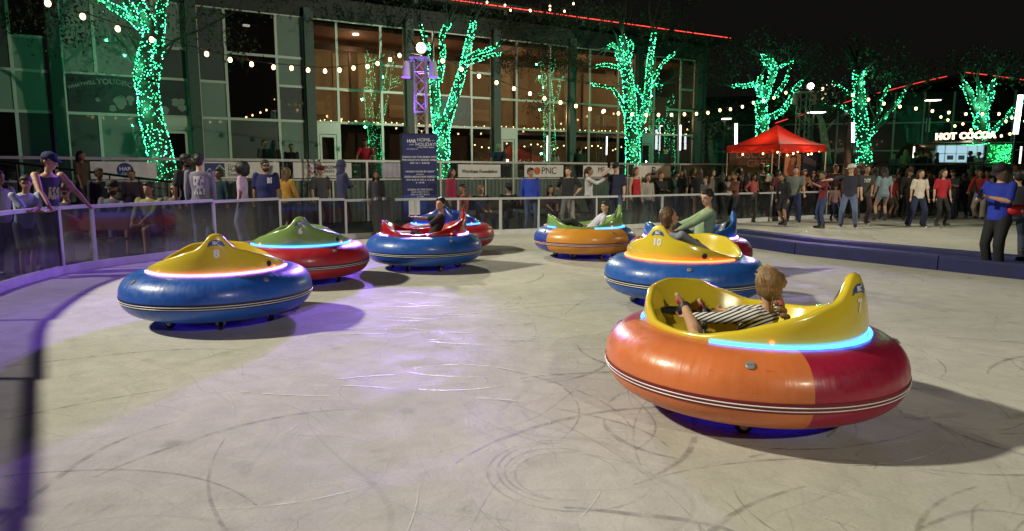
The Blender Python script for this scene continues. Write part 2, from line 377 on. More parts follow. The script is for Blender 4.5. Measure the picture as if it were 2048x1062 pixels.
car6 = car(605, 9.6, (.28, -.96), [RED], GRN, CY, '6', 'red tube car with green shell number 6 and cyan light strip')
car5 = car(849, 11.0, (.99, .10), [BLU], DRED, VI, None, 'blue tube car with dark red shell and violet light strips')
car1 = car(893, 13.3, (-.02, -1), [RED], DBL, CY, '1', 'red tube car with blue shell number 1, half hidden behind the blue tube car')
carG = car(1169, 12.5, (1, -.02), [DBL, AMB], GRN, CY, None, 'amber and blue tube car with green shell and cyan light strip')
carM = car(1378, 10.5, (.98, -.18), [MAG], BLU, VI, None, 'crimson tube car with blue shell carrying the man in the green shirt')
# ================================================================ people
def ik(A, B, l1, l2, hint):
    A = V(A); B = V(B); d = B - A; L = d.length; mx = (l1 + l2) * .995
    if L > mx: B = A + d * (mx / L); d = B - A; L = mx
    u = d.normalized(); a = (l1 * l1 - l2 * l2 + L * L) / (2 * L); h = math.sqrt(max(0, l1 * l1 - a * a))
    hn = V(hint) - u * V(hint).dot(u)
    hn = hn.normalized() if hn.length > 1e-4 else V((0, 1, 0))
    return A + u * a + hn * h, B
# all figures in units of body height; they face -Y, x>0 is their left hand
POSES = {
 'stand': dict(),
 'stand2': dict(hL=(.13, -.04, .44), hR=(-.15, .03, .43), fL=(.075, -.03, .045), fR=(-.05, .03, .045), head=(15, 5)),
 'crossed': dict(hL=(-.06, -.13, .66), hR=(.06, -.13, .64), eL=(1, .1, -.5), eR=(-1, .1, -.5)),
 'phone': dict(hL=(.04, -.19, .70), hR=(-.04, -.19, .70), eL=(.8, .2, -1), eR=(-.8, .2, -1), head=(0, 28), spine=(0, -.05, 1)),
 'call': dict(hL=(.15, -.05, .44), hR=(-.075, -.08, .90), eR=(-.7, -.5, -.8), head=(-5, 15)),
 'photo': dict(hL=(.05, -.25, .80), hR=(-.05, -.25, .80), eL=(.7, 0, -1), eR=(-.7, 0, -1)),
 'rail': dict(spine=(0, -.16, 1), hL=(.17, -.25, .56), hR=(-.17, -.25, .56), eL=(.6, .7, 0), eR=(-.6, .7, 0), fL=(.07, .08, .045), fR=(-.05, -.02, .045), head=(10, 12)),
 'railc': dict(spine=(0, -.20, 1), hL=(-.05, -.24, .66), hR=(.06, -.22, .65), eL=(.7, .1, -1), eR=(-.7, .1, -1), fL=(.07, .08, .045), head=(-35, 12)),
 'skate': dict(spine=(0, -.14, 1), fL=(.09, -.10, .075), fR=(-.09, .08, .075), kL=(0, -1, 0), hL=(.15, -.14, .50), hR=(-.17, -.02, .48)),
 'skate2': dict(fL=(.10, 0, .075), fR=(-.09, -.05, .075), hL=(.145, -.06, .44), hR=(-.15, -.02, .45), spine=(0, -.04, 1)),
 'stride': dict(spine=(0, -.10, 1), fL=(.04, -.16, .075), fR=(-.06, .22, .11), hL=(.15, .12, .5), hR=(-.14, -.18, .5)),
 'bent': dict(pel=(0, .03, .47), spine=(0, -.55, 1), fL=(.06, -.05, .075), fR=(-.06, .12, .075), hL=(.12, -.33, .50), hR=(-.12, -.33, .50), head=(0, 5)),
 'reach': dict(fL=(.10, 0, .075), fR=(-.10, 0, .075), hL=(.17, -.03, .45), hR=(-.40, -.16, .74), eR=(-.3, .2, -1), head=(-50, 5)),
 'sit': dict(pel=(0, 0, .27), spine=(0, .02, 1), fL=(.09, -.26, .045), fR=(-.09, -.26, .045), hL=(.05, -.22, .36), hR=(-.05, -.22, .36), head=(0, 8)),
 'sitphone': dict(pel=(0, 0, .27), spine=(0, -.08, 1), fL=(.09, -.24, .045), fR=(-.09, -.26, .045), hL=(.04, -.20, .48), hR=(-.04, -.20, .48), head=(0, 30)),
 'walk': dict(fL=(.045, -.13, .05), fR=(-.045, .14, .06), hL=(.14, .08, .45), hR=(-.14, -.10, .46)),
 'hips': dict(hL=(.10, .02, .57), hR=(-.10, .02, .57), eL=(1, .4, 0), eR=(-1, .4, 0), fL=(.08, 0, .045)),
}
def skel(P, fem):
    S = {}; pel = V(P.get('pel', (0, 0, .525))); sp = V(P.get('spine', (0, 0, 1))).normalized()
    tw = R(P.get('twist', 0)); side = V((math.cos(tw), math.sin(tw), 0)); fwd = sp.cross(side).normalized() * -1
    if fwd.y > 0: fwd = -fwd
    sw = .098 if fem else .112
    sh = pel + sp * .295; S['pel'] = pel; S['sp'] = sp; S['side'] = side; S['fwd'] = fwd; S['sh'] = sh
    nk = sp if 'neck' not in P else V(P['neck']).normalized()
    S['neck'] = sh + sp * .015; hy, hp = P.get('head', (0, 0)); S['hc'] = sh + nk * .105 + fwd * .015
    S['HR'] = (Matrix.Rotation(tw + R(hy), 3, 'Z') @ Matrix.Rotation(R(hp), 3, 'X'))
    for s, k in ((1, 'L'), (-1, 'R')):
        a = sh + side * sw * s - sp * .012; S['s' + k] = a
        h = V(P.get('h' + k, (.135 * s, -.02, .42)))
        e, hh = ik(a, h, .162, .146, P.get('e' + k, (.5 * s, .9, -.2))); S['e' + k] = e; S['h' + k] = hh
        hip = pel + side * .050 * s - sp * .01; S['p' + k] = hip; f = V(P.get('f' + k, (.055 * s, .0, .045)))
        kn, ff = ik(hip, f, .245, .24, P.get('k' + k, (.15 * s, -1, .1))); S['k' + k] = kn; S['f' + k] = ff
        S['fd' + k] = V(P.get('fd' + k, (.12 * s, -1, -.12))).normalized()
    return S
def torso(g, S, fem, infl, z0=-.06, z1=.30, fat=1):
    T = [(-.07, .055, .045), (-.03, .088 if fem else .082, .062), (.03, .083 if fem else .080, .058), (.09, .068 if fem else .078, .052), (.16, .078 if fem else .088, .056), (.23, .085 if fem else .098, .056), (.275, .078 if fem else .092, .046), (.30, .045, .036), (.315, .030, .030)]
    rs = []
    for h, rx, ry in T:
        if h < z0 - .001 or h > z1 + .001: continue
        f = 1 + (fat - 1) * (1.0 if h < .2 else .5)
        c = S['pel'] + S['sp'] * h
        rs.append([c + S['side'] * math.cos(2 * math.pi * k / 16) * (rx * f + infl) + S['fwd'] * math.sin(2 * math.pi * k / 16) * (ry * (1 + (f - 1) * 1.6) + infl) for k in range(16)])
    g.rings(rs)
def body_mesh(S, fem, vox, fingers, fat):
    g = G(); torso(g, S, fem, -.006, fat=fat); Q = S['HR']; hc = S['hc']
    g.cap(S['neck'] - S['sp'] * .02, hc - Q @ V((0, -.004, .03)), .029 if not fem else .025, .027 if not fem else .023)
    g.ell(hc + Q @ V((0, .006, .012)), (.046, .056, .056), Q); g.ell(hc + Q @ V((0, -.012, -.022)), (.036, .040, .044), Q)
    g.ell(hc + Q @ V((0, -.030, -.050)), (.018, .016, .015), Q)
    g.cap(hc + Q @ V((0, -.050, .008)), hc + Q @ V((0, -.060, -.012)), .006, .009, 8)
    g.ell(hc + Q @ V((0, -.050, -.032)), (.014, .006, .005), Q)
    for s in (-1, 1):
        g.ell(hc + Q @ V((.046 * s, .006, -.002)), (.007, .012, .017), Q); g.ell(hc + Q @ V((.018 * s, -.044, .020)), (.014, .008, .005), Q)
    for s, k in ((1, 'L'), (-1, 'R')):
        a, e, h = S['s' + k], S['e' + k], S['h' + k]; u = 1 + (fat - 1) * .6
        m1 = a.lerp(e, .45); m2 = e.lerp(h, .35)
        g.chain([a, m1, e, m2, h], [.030 * u, .027 * u, .021 * u, .022 * u, .0145])
        d = (h - e).normalized(); nrm = d.cross(V((1, 0, 0)) if abs(d.x) < .8 else V((0, 1, 0))).normalized()
        x = d.cross(nrm); Mx = Matrix((x, nrm, d)).transposed()
        c = h + d * .026; g.ell(c, (.0215, .0115, .030), Mx)
        th = -s
        g.chain([h + d * .014 + x * .014 * th, h + d * .030 + x * .029 * th, h + d * .046 + x * .033 * th + nrm * .006], [.0065, .0058, .005], 7)
        if fingers:
            for i, (o, l) in enumerate(((-.0155, .036), (-.0055, .041), (.0050, .039), (.0145, .030))):
                p = h + d * .044 + x * o * -th; q = p + d * l * .5 + nrm * .003; q2 = q + (d * .6 + nrm * .8).normalized() * l * .38; q3 = q2 + (nrm * .9 + d * .1).normalized() * l * .22
                g.chain([p - d * .012, q, q2, q3], [.0058, .0052, .0047, .0042], 7)
        else:
            for o in (-.012, 0, .012):
                g.chain([h + d * .04 + x * o, h + d * .062 + x * o * 1.05 + nrm * .004, h + d * .078 + x * o + nrm * .014], [.006, .0055, .005], 6)
        p, kn, f = S['p' + k], S['k' + k], S['f' + k]
        cf = kn.lerp(f, .3) + (V((0, .006, 0)))
        g.chain([p, p.lerp(kn, .5), kn, cf, f], [.050 * u, .042 * u, .030 * u, .030 * u, .019])
        fd = S['fd' + k]; g.chain([f - fd * .02 - V((0, 0, .015)), f + fd * .09 - V((0, 0, .028))], [.018, .013])
    return remesh(g, vox, 'body')
def top_mesh(S, fem, vox, sl, fat, infl=.008):
    g = G(); torso(g, S, fem, infl, z0=-.045, z1=.30 if sl != 'tank' else .275, fat=fat)
    for k in 'LR':
        a, e, h = S['s' + k], S['e' + k], S['h' + k]; u = 1 + (fat - 1) * .6
        if sl == 'tank': continue
        if sl == 'short': g.chain([a, a.lerp(e, .5), a.lerp(e, .82)], [.033 * u, .034 * u, .035 * u])
        else: g.chain([a, a.lerp(e, .5), e, e.lerp(h, .5), e.lerp(h, .93)], [.033 * u, .031 * u, .028 * u, .026 * u, .021])
    return remesh(g, vox, 'shirt', 3)
def bot_mesh(S, fem, vox, kind, fat):
    g = G(); u = 1 + (fat - 1) * .6; torso(g, S, fem, .004, z0=-.075, z1=.03, fat=fat)
    for k in 'LR':
        p, kn, f = S['p' + k], S['k' + k], S['f' + k]
        if kind == 'shorts': g.chain([p, p.lerp(kn, .5), p.lerp(kn, .85)], [.056 * u, .052 * u, .048 * u])
        elif kind == 'brief': g.chain([p, p.lerp(kn, .35)], [.056 * u, .052 * u])
        elif kind == 'wide': g.chain([p, p.lerp(kn, .5), kn, kn.lerp(f, .5), kn.lerp(f, .97)], [.056, .052, .048, .050, .054])
        elif kind == 'slim': g.chain([p, p.lerp(kn, .5), kn, kn.lerp(f, .4), kn.lerp(f, .95)], [.053, .045, .033, .032, .023])
        else: g.chain([p, p.lerp(kn, .5), kn, kn.lerp(f, .4), kn.lerp(f, .97)], [.056 * u, .049 * u, .040 * u, .038 * u, .034])
    return remesh(g, vox, 'trousers', 3)
def shoe_mesh(S, k, kind):
    g = G(); f = S['f' + k]; fd = S['fd' + k]; d = V((fd.x, fd.y, fd.z if kind == 'air' else 0)).normalized(); up = V((0, 0, 1)) if kind != 'air' else d.cross(V((1, 0, 0))) * -1
    if up.z < 0 and kind != 'air': up = -up
    sd = d.cross(up).normalized(); up = sd.cross(d).normalized(); Mx = Matrix((d, sd, up)).transposed()
    c = f + d * .033 - up * .020
    g.ell(c + d * .01, (.078, .027, .020), Mx, 14, 8); g.ell(f - up * .006, (.032, .026, .034), Mx)
    g.ell(c - up * .009, (.084, .030, .012), Mx, 14, 6)
    if kind == 'skate':
        g.cap(f, f + up * .06, .027, .030); g.m = 1
        g.box(c - up * .032 + d * .008, (.16, .006, .018), M=Mx)
        g.box(c - up * .022 - d * .035, (.02, .02, .012), M=Mx); g.box(c - up * .022 + d * .045, (.02, .02, .012), M=Mx)
    return g.mesh('skate' if kind == 'skate' else 'shoe', True, 2 if kind == 'skate' else 1)
def hair_mesh(S, style, vox):
    g = G(); Q = S['HR']; hc = S['hc']; E = lambda p, r: g.ell(hc + Q @ V(p), r, Q, 16, 10)
    dn = -S['sp']; bk = -S['fwd']
    if style == 'bald': return None
    E((0, .014, .024), (.052, .056, .053)); E((0, .032, -.002), (.046, .036, .046))
    if style in ('short', 'curly'): E((0, -.022, .052), (.036, .028, .018))
    if style == 'curly':
        r_ = random.Random(3)
        for i in range(60):
            a = r_.uniform(0, 6.28); t = r_.uniform(.0, 1.3); p = V((.05 * math.sin(t) * math.cos(a), .016 + .055 * math.sin(t) * math.sin(a), .026 + .05 * math.cos(t))); E(tuple(p), (.012, .012, .012))
    if style == 'braided': E((0, .018, .020), (.060, .066, .064)); E((0, .040, -.010), (.050, .044, .052)); E((0, -.024, .056), (.038, .030, .018)); E((.03, .02, -.01), (.026, .036, .04)); E((-.03, .02, -.01), (.026, .036, .04))
    if style == 'afro': E((0, .03, .01), (.088, .085, .085)); E((0, .05, -.03), (.08, .06, .07))
    if style in ('long', 'verylong', 'bob'):
        L = {'bob': .05, 'long': .13, 'verylong': .24}[style]
        for x in (-.030, -.010, .010, .030):
            p = hc + Q @ V((x * 1.3, .034, 0)); g.chain([p, p + dn * .06 + bk * .006, p + dn * L + bk * .018], [.024, .024, .015], 8)
        for s in (-1, 1):
            p = hc + Q @ V((.045 * s, .010, .015)); g.chain([p, p + dn * .05, p + dn * (L * .8) + bk * .01], [.015, .016, .010], 8)
    if style in ('pony', 'bun'): E((0, .066, .02), (.024, .024, .024))
    if style == 'pony':
        p = hc + Q @ V((0, .075, .01)); g.chain([p, p + dn * .06 + bk * .01, p + dn * .13], [.018, .018, .008], 8)
    if style == 'hood':
        E((0, .016, .012), (.060, .064, .068)); g.cap(S['neck'] + bk * .01, hc + Q @ V((0, .02, -.02)), .055, .05)
    return remesh(g, vox, 'hair', 2)
def cap_mesh(S):
    g = G(); Q = S['HR']; hc = S['hc']; rs = []
    for i, (r, z) in enumerate(((.056, .018), (.057, .034), (.052, .056), (.036, .072), (.012, .079))):
        rs.append([hc + Q @ V((r * .95 * math.cos(2 * math.pi * k / 18), .008 + r * 1.12 * math.sin(2 * math.pi * k / 18), z)) for k in range(18)])
    g.rings(rs)
    b = []
    for k in range(9):
        a = math.pi * k / 8; b.append((math.cos(a), math.sin(a)))
    top = [hc + Q @ V((.050 * c, -.020 - .075 * s, .024 - .012 * s)) for c, s in b]; bot = [p - Q @ V((0, 0, .005)) for p in top]
    g.add(top + bot, [tuple(range(9)), tuple(reversed(range(9, 18)))] + [(i, i + 9, (i + 1) % 9 + 9, (i + 1) % 9) for i in range(9)])
    return g.mesh('cap', True)
_pm = {}
def cached(key, fn):
    if key not in _pm: _pm[key] = fn()
    return _pm[key]
SKIN = {'l': (.50, .29, .20), 'm': (.33, .17, .10), 'd': (.11, .052, .03)}
HAIR = {'k': (.012, .010, .010), 'b': (.045, .022, .011), 'n': (.11, .055, .025), 'y': (.20, .115, .05), 'g': (.16, .15, .14), 'o': (.10, .03, .012)}
def hairmat(k):
    n_ = 'hair_' + k
    if n_ in _m: return _m[n_]
    m = mat(n_, HAIR[k], .5, noise=.45, scale=1, bump=.5); n = m.node_tree.nodes; L = m.node_tree.links
    nz = [x for x in n if x.type == 'TEX_NOISE'][0]; tc = [x for x in n if x.type == 'TEX_COORD'][0]; mp = n.new('ShaderNodeMapping'); mp.inputs['Scale'].default_value = (160, 160, 14)
    L.new(tc.outputs['Object'], mp.inputs[0]); L.new(mp.outputs[0], nz.inputs['Vector']); return m
def person(label, loc, yaw, h, pose='stand', fem=0, skin='l', hair=('short', 'k'), top=('short', (.02, .02, .03)), bot=('pants', (.02, .02, .04)), shoes=('shoe', (.03, .03, .03)), cap=None, fat=1.0, detail=0, over=None, group=None, topmat=None, glasses=0, beard=None, parts=True, eyes=None):
    P = dict(POSES.get(pose, {}));
    if over: P.update(over)
    S = skel(P, fem); vox = (.012, .0075, .0042)[detail]; hv = (.012, .009, .006)[detail]
    key = (pose, fem, detail, round(fat, 2), repr(over)); K = lambda *a: key + a
    t = thing('person', label, 'person', loc, yaw, group); t.scale = (h, h, h)
    sk = mat('skin_' + skin, SKIN[skin], .5, noise=.08, scale=20)
    ob('body', cached(K('b'), lambda: body_mesh(S, fem, vox, detail > 0, fat)), [sk], t)
    ob('shirt', cached(K('t', top[0]), lambda: top_mesh(S, fem, hv, top[0], fat)), [topmat or cloth(top[1])], t)
    ob('shorts' if bot[0] in ('shorts', 'brief') else 'trousers', cached(K('l', bot[0]), lambda: bot_mesh(S, fem, hv, bot[0], fat)), [cloth(bot[1])], t)
    for k in 'LR':
        sm = [mat('shoe_%02d%02d%02d' % tuple(int(c * 99) for c in shoes[1]), shoes[1], .5)]
        if shoes[0] == 'skate': sm.append(mat('blade_steel', (.6, .6, .62), .25, 1))
        ob('skate' if shoes[0] == 'skate' else 'shoe', cached(K('s', k, shoes[0]), lambda: shoe_mesh(S, k, shoes[0])), sm, t)
    hm = hairmat(hair[1])
    if hair[0] != 'bald':
        me = cached(K('h', hair[0]), lambda: hair_mesh(S, hair[0], .008 if detail == 0 else .005))
        ob('hood' if hair[0] == 'hood' else 'hair', me, [cloth(top[1]) if hair[0] == 'hood' else hm], t)
    if cap: ob('cap', cached(K('c'), lambda: cap_mesh(S)), [cloth(cap)], t)
    if beard:
        g = G(); Q = S['HR']; g.ell(S['hc'] + Q @ V((0, -.016, -.040)), (.040, .042, .032), Q); g.ell(S['hc'] + Q @ V((0, -.052, -.026)), (.017, .006, .005), Q)
        ob('beard', g.mesh('beard', True), [hm], t)
    Q = S['HR']
    if eyes is None: eyes = detail > 0
    if eyes or detail == 0:
        def mk(s):
            g = G(); g.ell(S['hc'] + Q @ V((.0175 * s, -.0475, .008)), (.0075, .0045, .0042), Q, 8, 6); return g.mesh('eye', True)
        for s in (-1, 1): ob('eye', cached(K('e', s), lambda: mk(s)), [mat('eye_dark', (.02, .014, .01), .2)], t)
    if glasses:
        g = G()
        for s in (-1, 1): g.ell(S['hc'] + Q @ V((.018 * s, -.055, .007)), (.0155, .004, .012), Q, 12, 6); g.tube([S['hc'] + Q @ V((.032 * s, -.054, .009)), S['hc'] + Q @ V((.050 * s, 0, .006))], .0022, 5)
        ob('glasses', g.mesh('glasses', True), [mat('dark_lens', (.01, .01, .012), .08)], t)
    if pose in ('phone', 'photo', 'sitphone', 'call') and parts:
        q = (S['hL'] + S['hR']) / 2 if pose != 'call' else S['hR'] + V((0, 0, .03))
        g = G(); g.box((0, 0, 0), (.042, .006, .085)); p = ob('phone', g.mesh('phone'), [mat('phone_black', (.01, .01, .012), .15)], None, 'dark phone held by the ' + ' '.join(label.split(',')[0].split()[:9]), 'phone')
        p.matrix_world = Matrix.Translation(V(loc)) @ Matrix.Rotation(yaw, 4, 'Z') @ Matrix.Diagonal((h, h, h, 1)) @ Matrix.Translation(q + V((0, -.06, .03)))
    t['_h'] = h
    return t, S
# ================================================================ ground, ice, barrier
def barrier_base():
    px = [(0, 584), (60, 565), (125, 548), (190, 537), (265, 526), (350, 515), (430, 503), (495, 494), (560, 487), (640, 481), (720, 477), (830, 472.5), (915, 470.5), (1000, 469), (1110, 465), (1190, 461), (1270, 457), (1350, 452), (1450, 447), (1540, 442)]
    P = [ground(x, y) for x, y in px]
    L = [V((2.2, -1.05, 0)), V((1.0, -.95, 0)), V((0, -.8, 0)), V((-1.1, -.1, 0)), V((-2.05, 1.1, 0)), V((-3.05, 2.6, 0)), V((-4.2, 4.3, 0)), V((-5.2, 5.75, 0)), V((-6.0, 7.05, 0))]
    R_ = [ground(1650, 437), ground(1790, 432), ground(1900, 431), ground(2048, 431), V((30, 26, 0))]
    return L, P, R_
BL, BP, BR = barrier_base()
def smoothline(P, n=3):
    out = []
    for i in range(len(P) - 1):
        p0, p1, p2, p3 = P[max(i - 1, 0)], P[i], P[i + 1], P[min(i + 2, len(P) - 1)]
        for k in range(n):
            t = k / n; out.append(.5 * ((2 * p1) + (p2 - p0) * t + (2 * p0 - 5 * p1 + 4 * p2 - p3) * t * t + (3 * p1 - p0 - 3 * p2 + p3) * t ** 3))
    return out + [P[-1]]
BLINE = smoothline(BL + BP + BR, 3)
# plaza ground
g = G(); g.quad((-90, -60, -.03), (120, -60, -.03), (120, 160, -.03), (-90, 160, -.03))
g.build('plaza_ground', mat('paving', (.035, .034, .036), .65, noise=.4, scale=1.5), kind='structure')

def ice_material():
    m = bpy.data.materials.new('ice'); m.use_nodes = True; n = m.node_tree.nodes; L = m.node_tree.links; b = n['Principled BSDF']
    tc = n.new('ShaderNodeTexCoord')
    def noise(sc_, det=6, dist=0, vec=None):
        x = n.new('ShaderNodeTexNoise'); x.inputs['Scale'].default_value = sc_; x.inputs['Detail'].default_value = det; x.inputs['Distortion'].default_value = dist
        L.new(vec or tc.outputs['Object'], x.inputs['Vector']); return x
    def rng(o, a, b_, c, d):
        r = n.new('ShaderNodeMapRange'); r.inputs[1].default_value = a; r.inputs[2].default_value = b_; r.inputs[3].default_value = c; r.inputs[4].default_value = d; L.new(o, r.inputs[0]); return r.outputs[0]
    def mul(a, c):
        x = n.new('ShaderNodeMath'); x.operation = 'MULTIPLY'; L.new(a, x.inputs[0]); L.new(c, x.inputs[1]); return x.outputs[0]
    f = rng(noise(.5, 5).outputs[0], .35, .65, .86, 1.04)
    f = mul(f, rng(noise(5, 8, .6).outputs[0], .35, .72, .90, 1.05)); f = mul(f, rng(noise(60, 6).outputs[0], .3, .7, .93, 1.04))
    f = mul(f, rng(noise(2.3, 12, .4).outputs[0], .64, .74, 1.0, .72))
    # wandering cuts: thin zero-lines of warped noise
    for sc_, wd, lo in ((.8, .005, .93), (1.6, .007, .93), (.45, .0035, .91)):
        x = noise(sc_, 1.2, .5 + sc_ * .3); y = n.new('ShaderNodeMath'); y.operation = 'SUBTRACT'; y.inputs[1].default_value = .5; L.new(x.outputs[0], y.inputs[0])
        a = n.new('ShaderNodeMath'); a.operation = 'ABSOLUTE'; L.new(y.outputs[0], a.inputs[0]); f = mul(f, rng(a.outputs[0], wd * .4, wd, lo, 1))
    sc3 = n.new('ShaderNodeVectorMath'); sc3.operation = 'SCALE'; sc3.inputs[0].default_value = (.52, .505, .47); L.new(f, sc3.inputs['Scale'])
    L.new(sc3.outputs[0], b.inputs['Base Color'])
    rr = rng(noise(1.4, 10, 1.0).outputs[0], .38, .62, .6, .85); L.new(rr, b.inputs['Roughness']); b.inputs['Specular IOR Level'].default_value = .07
    bp = n.new('ShaderNodeBump'); bp.inputs['Strength'].default_value = .35; bp.inputs['Distance'].default_value = .01
    L.new(noise(22, 8, .5).outputs[0], bp.inputs['Height']); L.new(bp.outputs[0], b.inputs['Normal'])
    return m
def mark_material(name, col, alpha, rough=.5):
    m = bpy.data.materials.new(name); m.use_nodes = True; n = m.node_tree.nodes; L = m.node_tree.links; b = n['Principled BSDF']
    b.inputs['Base Color'].default_value = (*col, 1); b.inputs['Roughness'].default_value = rough
    tc = n.new('ShaderNodeTexCoord'); z = n.new('ShaderNodeTexNoise'); z.inputs['Scale'].default_value = 9; z.inputs['Detail'].default_value = 9; L.new(tc.outputs['Object'], z.inputs[0])
    r = n.new('ShaderNodeMapRange'); r.inputs[1].default_value = .32; r.inputs[2].default_value = .68; r.inputs[3].default_value = 0; r.inputs[4].default_value = alpha
    L.new(z.outputs[0], r.inputs[0]); L.new(r.outputs[0], b.inputs['Alpha']); return m
ICE = ice_material(); MK = mark_material('tyre_mark', (.30, .285, .26), .42); CUT = mark_material('glint_cut', (.9, .9, .88), 1.5, .36)
g = G(); g.quad(*([(p.x, p.y, 0) for p in BLINE] + [(30, -4, 0), (3, -4, 0)]))
# tyre arcs left by the cars and blade cuts painted pale as lamp glints, part of the ice
def arc(cx, cy, r, a0, a1, wd, z, mi, wob=0):
    g.m = mi; n = max(6, int(abs(a1 - a0) * r / 5)); n = min(n, 40); L1 = []; L2 = []
    for i in range(n + 1):
        t = i / n; a = R(a0 + (a1 - a0) * t); q = r + wob * math.sin(t * 7); w_ = wd * (.4 + .6 * math.sin(math.pi * min(1, max(0, t)) + .01))
        L1.append((cx + (q - w_) * math.cos(a), cy + (q - w_) * math.sin(a), z)); L2.append((cx + (q + w_) * math.cos(a), cy + (q + w_) * math.sin(a), z))
    g.rings([[L1[i], L2[i]] for i in range(n + 1)], cap=False, close=False)
z = .0012
for k in range(190):
    cx, cy = rnd.uniform(-1.0, 7.5), rnd.uniform(1.2, 12.5)
    if k > 150: cx, cy = rnd.uniform(.8, 4.2), rnd.uniform(1.6, 5.0)
    if k % 7 == 0: cx = rnd.uniform(-3.5, 0)
    r = rnd.choice([rnd.uniform(.25, .9), rnd.uniform(.7, 1.6), rnd.uniform(1.2, 4)]); a0 = rnd.uniform(0, 360)
    arc(cx, cy, r, a0, a0 + rnd.uniform(15, 95), rnd.choice([.003, .004, .006, .010, .018]), z, 1, rnd.uniform(0, .05)); z += .0000085
_c = ground(1130, 945)
for cx, cy, r in ((_c.x - .02, _c.y, .30), (_c.x, _c.y + .02, .36), (_c.x + .02, _c.y, .42), (_c.x, _c.y - .02, .27)): arc(cx, cy, r, rnd.uniform(0, 90), rnd.uniform(200, 340), .007, z, 1, .01); z += .00002
for k in range(85):
    cx, cy = rnd.uniform(.3, 5.6), rnd.uniform(1.4, 5.6); r = rnd.uniform(.35, 2.2); a0 = rnd.uniform(0, 360)
    arc(cx - r * math.cos(R(a0)), cy - r * math.sin(R(a0)), r, a0 - rnd.uniform(15, 50), a0 + rnd.uniform(15, 50), rnd.choice([.005, .008, .012, .018]), z, 4, rnd.uniform(0, .03)); z += .0000085
for k in range(900):
    cx, cy = rnd.uniform(-5, 9), rnd.uniform(1.6, 13); r = rnd.uniform(.5, 4); a0 = rnd.uniform(0, 360); arc(cx - r * math.cos(R(a0)), cy - r * math.sin(R(a0)), r, a0, a0 + rnd.uniform(.1, .7) / r * 57, rnd.uniform(.0012, .003), z, rnd.choice((1, 1, 3)), 0); z += .0000015
for k in range(95):  # cuts clustered where the mast lamp glints, highlight put into their pale colour
    cx, cy = rnd.gauss(-.85, .5), rnd.uniform(4.4, 8.6)
    if k > 48: cx, cy = rnd.uniform(-4, 8), rnd.uniform(2, 12)
    r = rnd.uniform(.3, 3); a0 = rnd.choice([90, 270]) + rnd.uniform(-35, 35)
    s_ = rnd.uniform(.08, .5) / r * 57; arc(cx, cy - math.copysign(r, math.sin(R(a0))), r, a0 - s_, a0 + s_, rnd.uniform(.002, .006) if k <= 48 else .002, z, 2, 0); z += .0000085
# skate cuts in the far rink
for k in range(120):
    cx, cy = rnd.uniform(5, 24), rnd.uniform(11, 25); r = rnd.uniform(1, 6); a0 = rnd.uniform(0, 360); arc(cx, cy, r, a0, a0 + rnd.uniform(15, 50), rnd.uniform(.006, .02), z, 1); z += .0000085
g.m = 0
g.build('ice_rink', [ICE, MK, CUT, mark_material('snow_cut', (.80, .80, .78), .8, .7), mark_material('wheel_mark', (.28, .265, .24), .5)], kind='structure')
# ---- the barrier round the rink: every framed bay is a panel of its own
ALU = mat('alu_frame', (.50, .50, .53), .38, .25, noise=.12, scale=6, bump=.15); KICK = mat('kick_plastic', (.55, .55, .56), .4, noise=.15, scale=5)
TINT = glassmat('tinted_acrylic', (.30, .30, .38), .03, .10, dirt=.05)
CLEAR = glassmat('clear_acrylic', (.60, .61, .66), .025, .08, dirt=.05)
def arclen(P):
    s = [0]
    for a, b in zip(P, P[1:]): s.append(s[-1] + (b - a).length)
    return s
BS = arclen(BLINE)
def bat(s):
    s = max(0, min(BS[-1] - 1e-4, s))
    for i in range(len(BS) - 1):
        if BS[i + 1] >= s: return BLINE[i].lerp(BLINE[i + 1], (s - BS[i]) / (BS[i + 1] - BS[i]))
def s_of(p): return min((BS[i] + 0 for i in range(len(BS))), key=lambda q: (bat(q) - p).length)
posts_px = [(118, 550), (195, 536), (432, 503), (560, 487), (640, 481), (690, 478.5), (830, 472.5), (915, 470.5), (1000, 469), (1016, 468.6), (1090, 465.6), (1180, 461.6), (1320, 454), (1335, 453), (1500, 444.5), (1548, 441.6), (1650, 437)]
ps = sorted(s_of(ground(x, y)) for x, y in posts_px)
extra = []; s = 0.3
while s < ps[0] - 1.6: extra.append(s); s += 2.35
tail = []; s = ps[-1] + 2.4
while s < BS[-1] - .2: tail.append(s); s += 2.6
S_ = extra + ps + tail
_lb = ['first', 'second', 'third']
BARGRP = 'framed acrylic panels of the rink barrier'
def outside(s):
    d = (bat(s + .1) - bat(s - .1)).normalized(); return V((-d.y, d.x, 0))
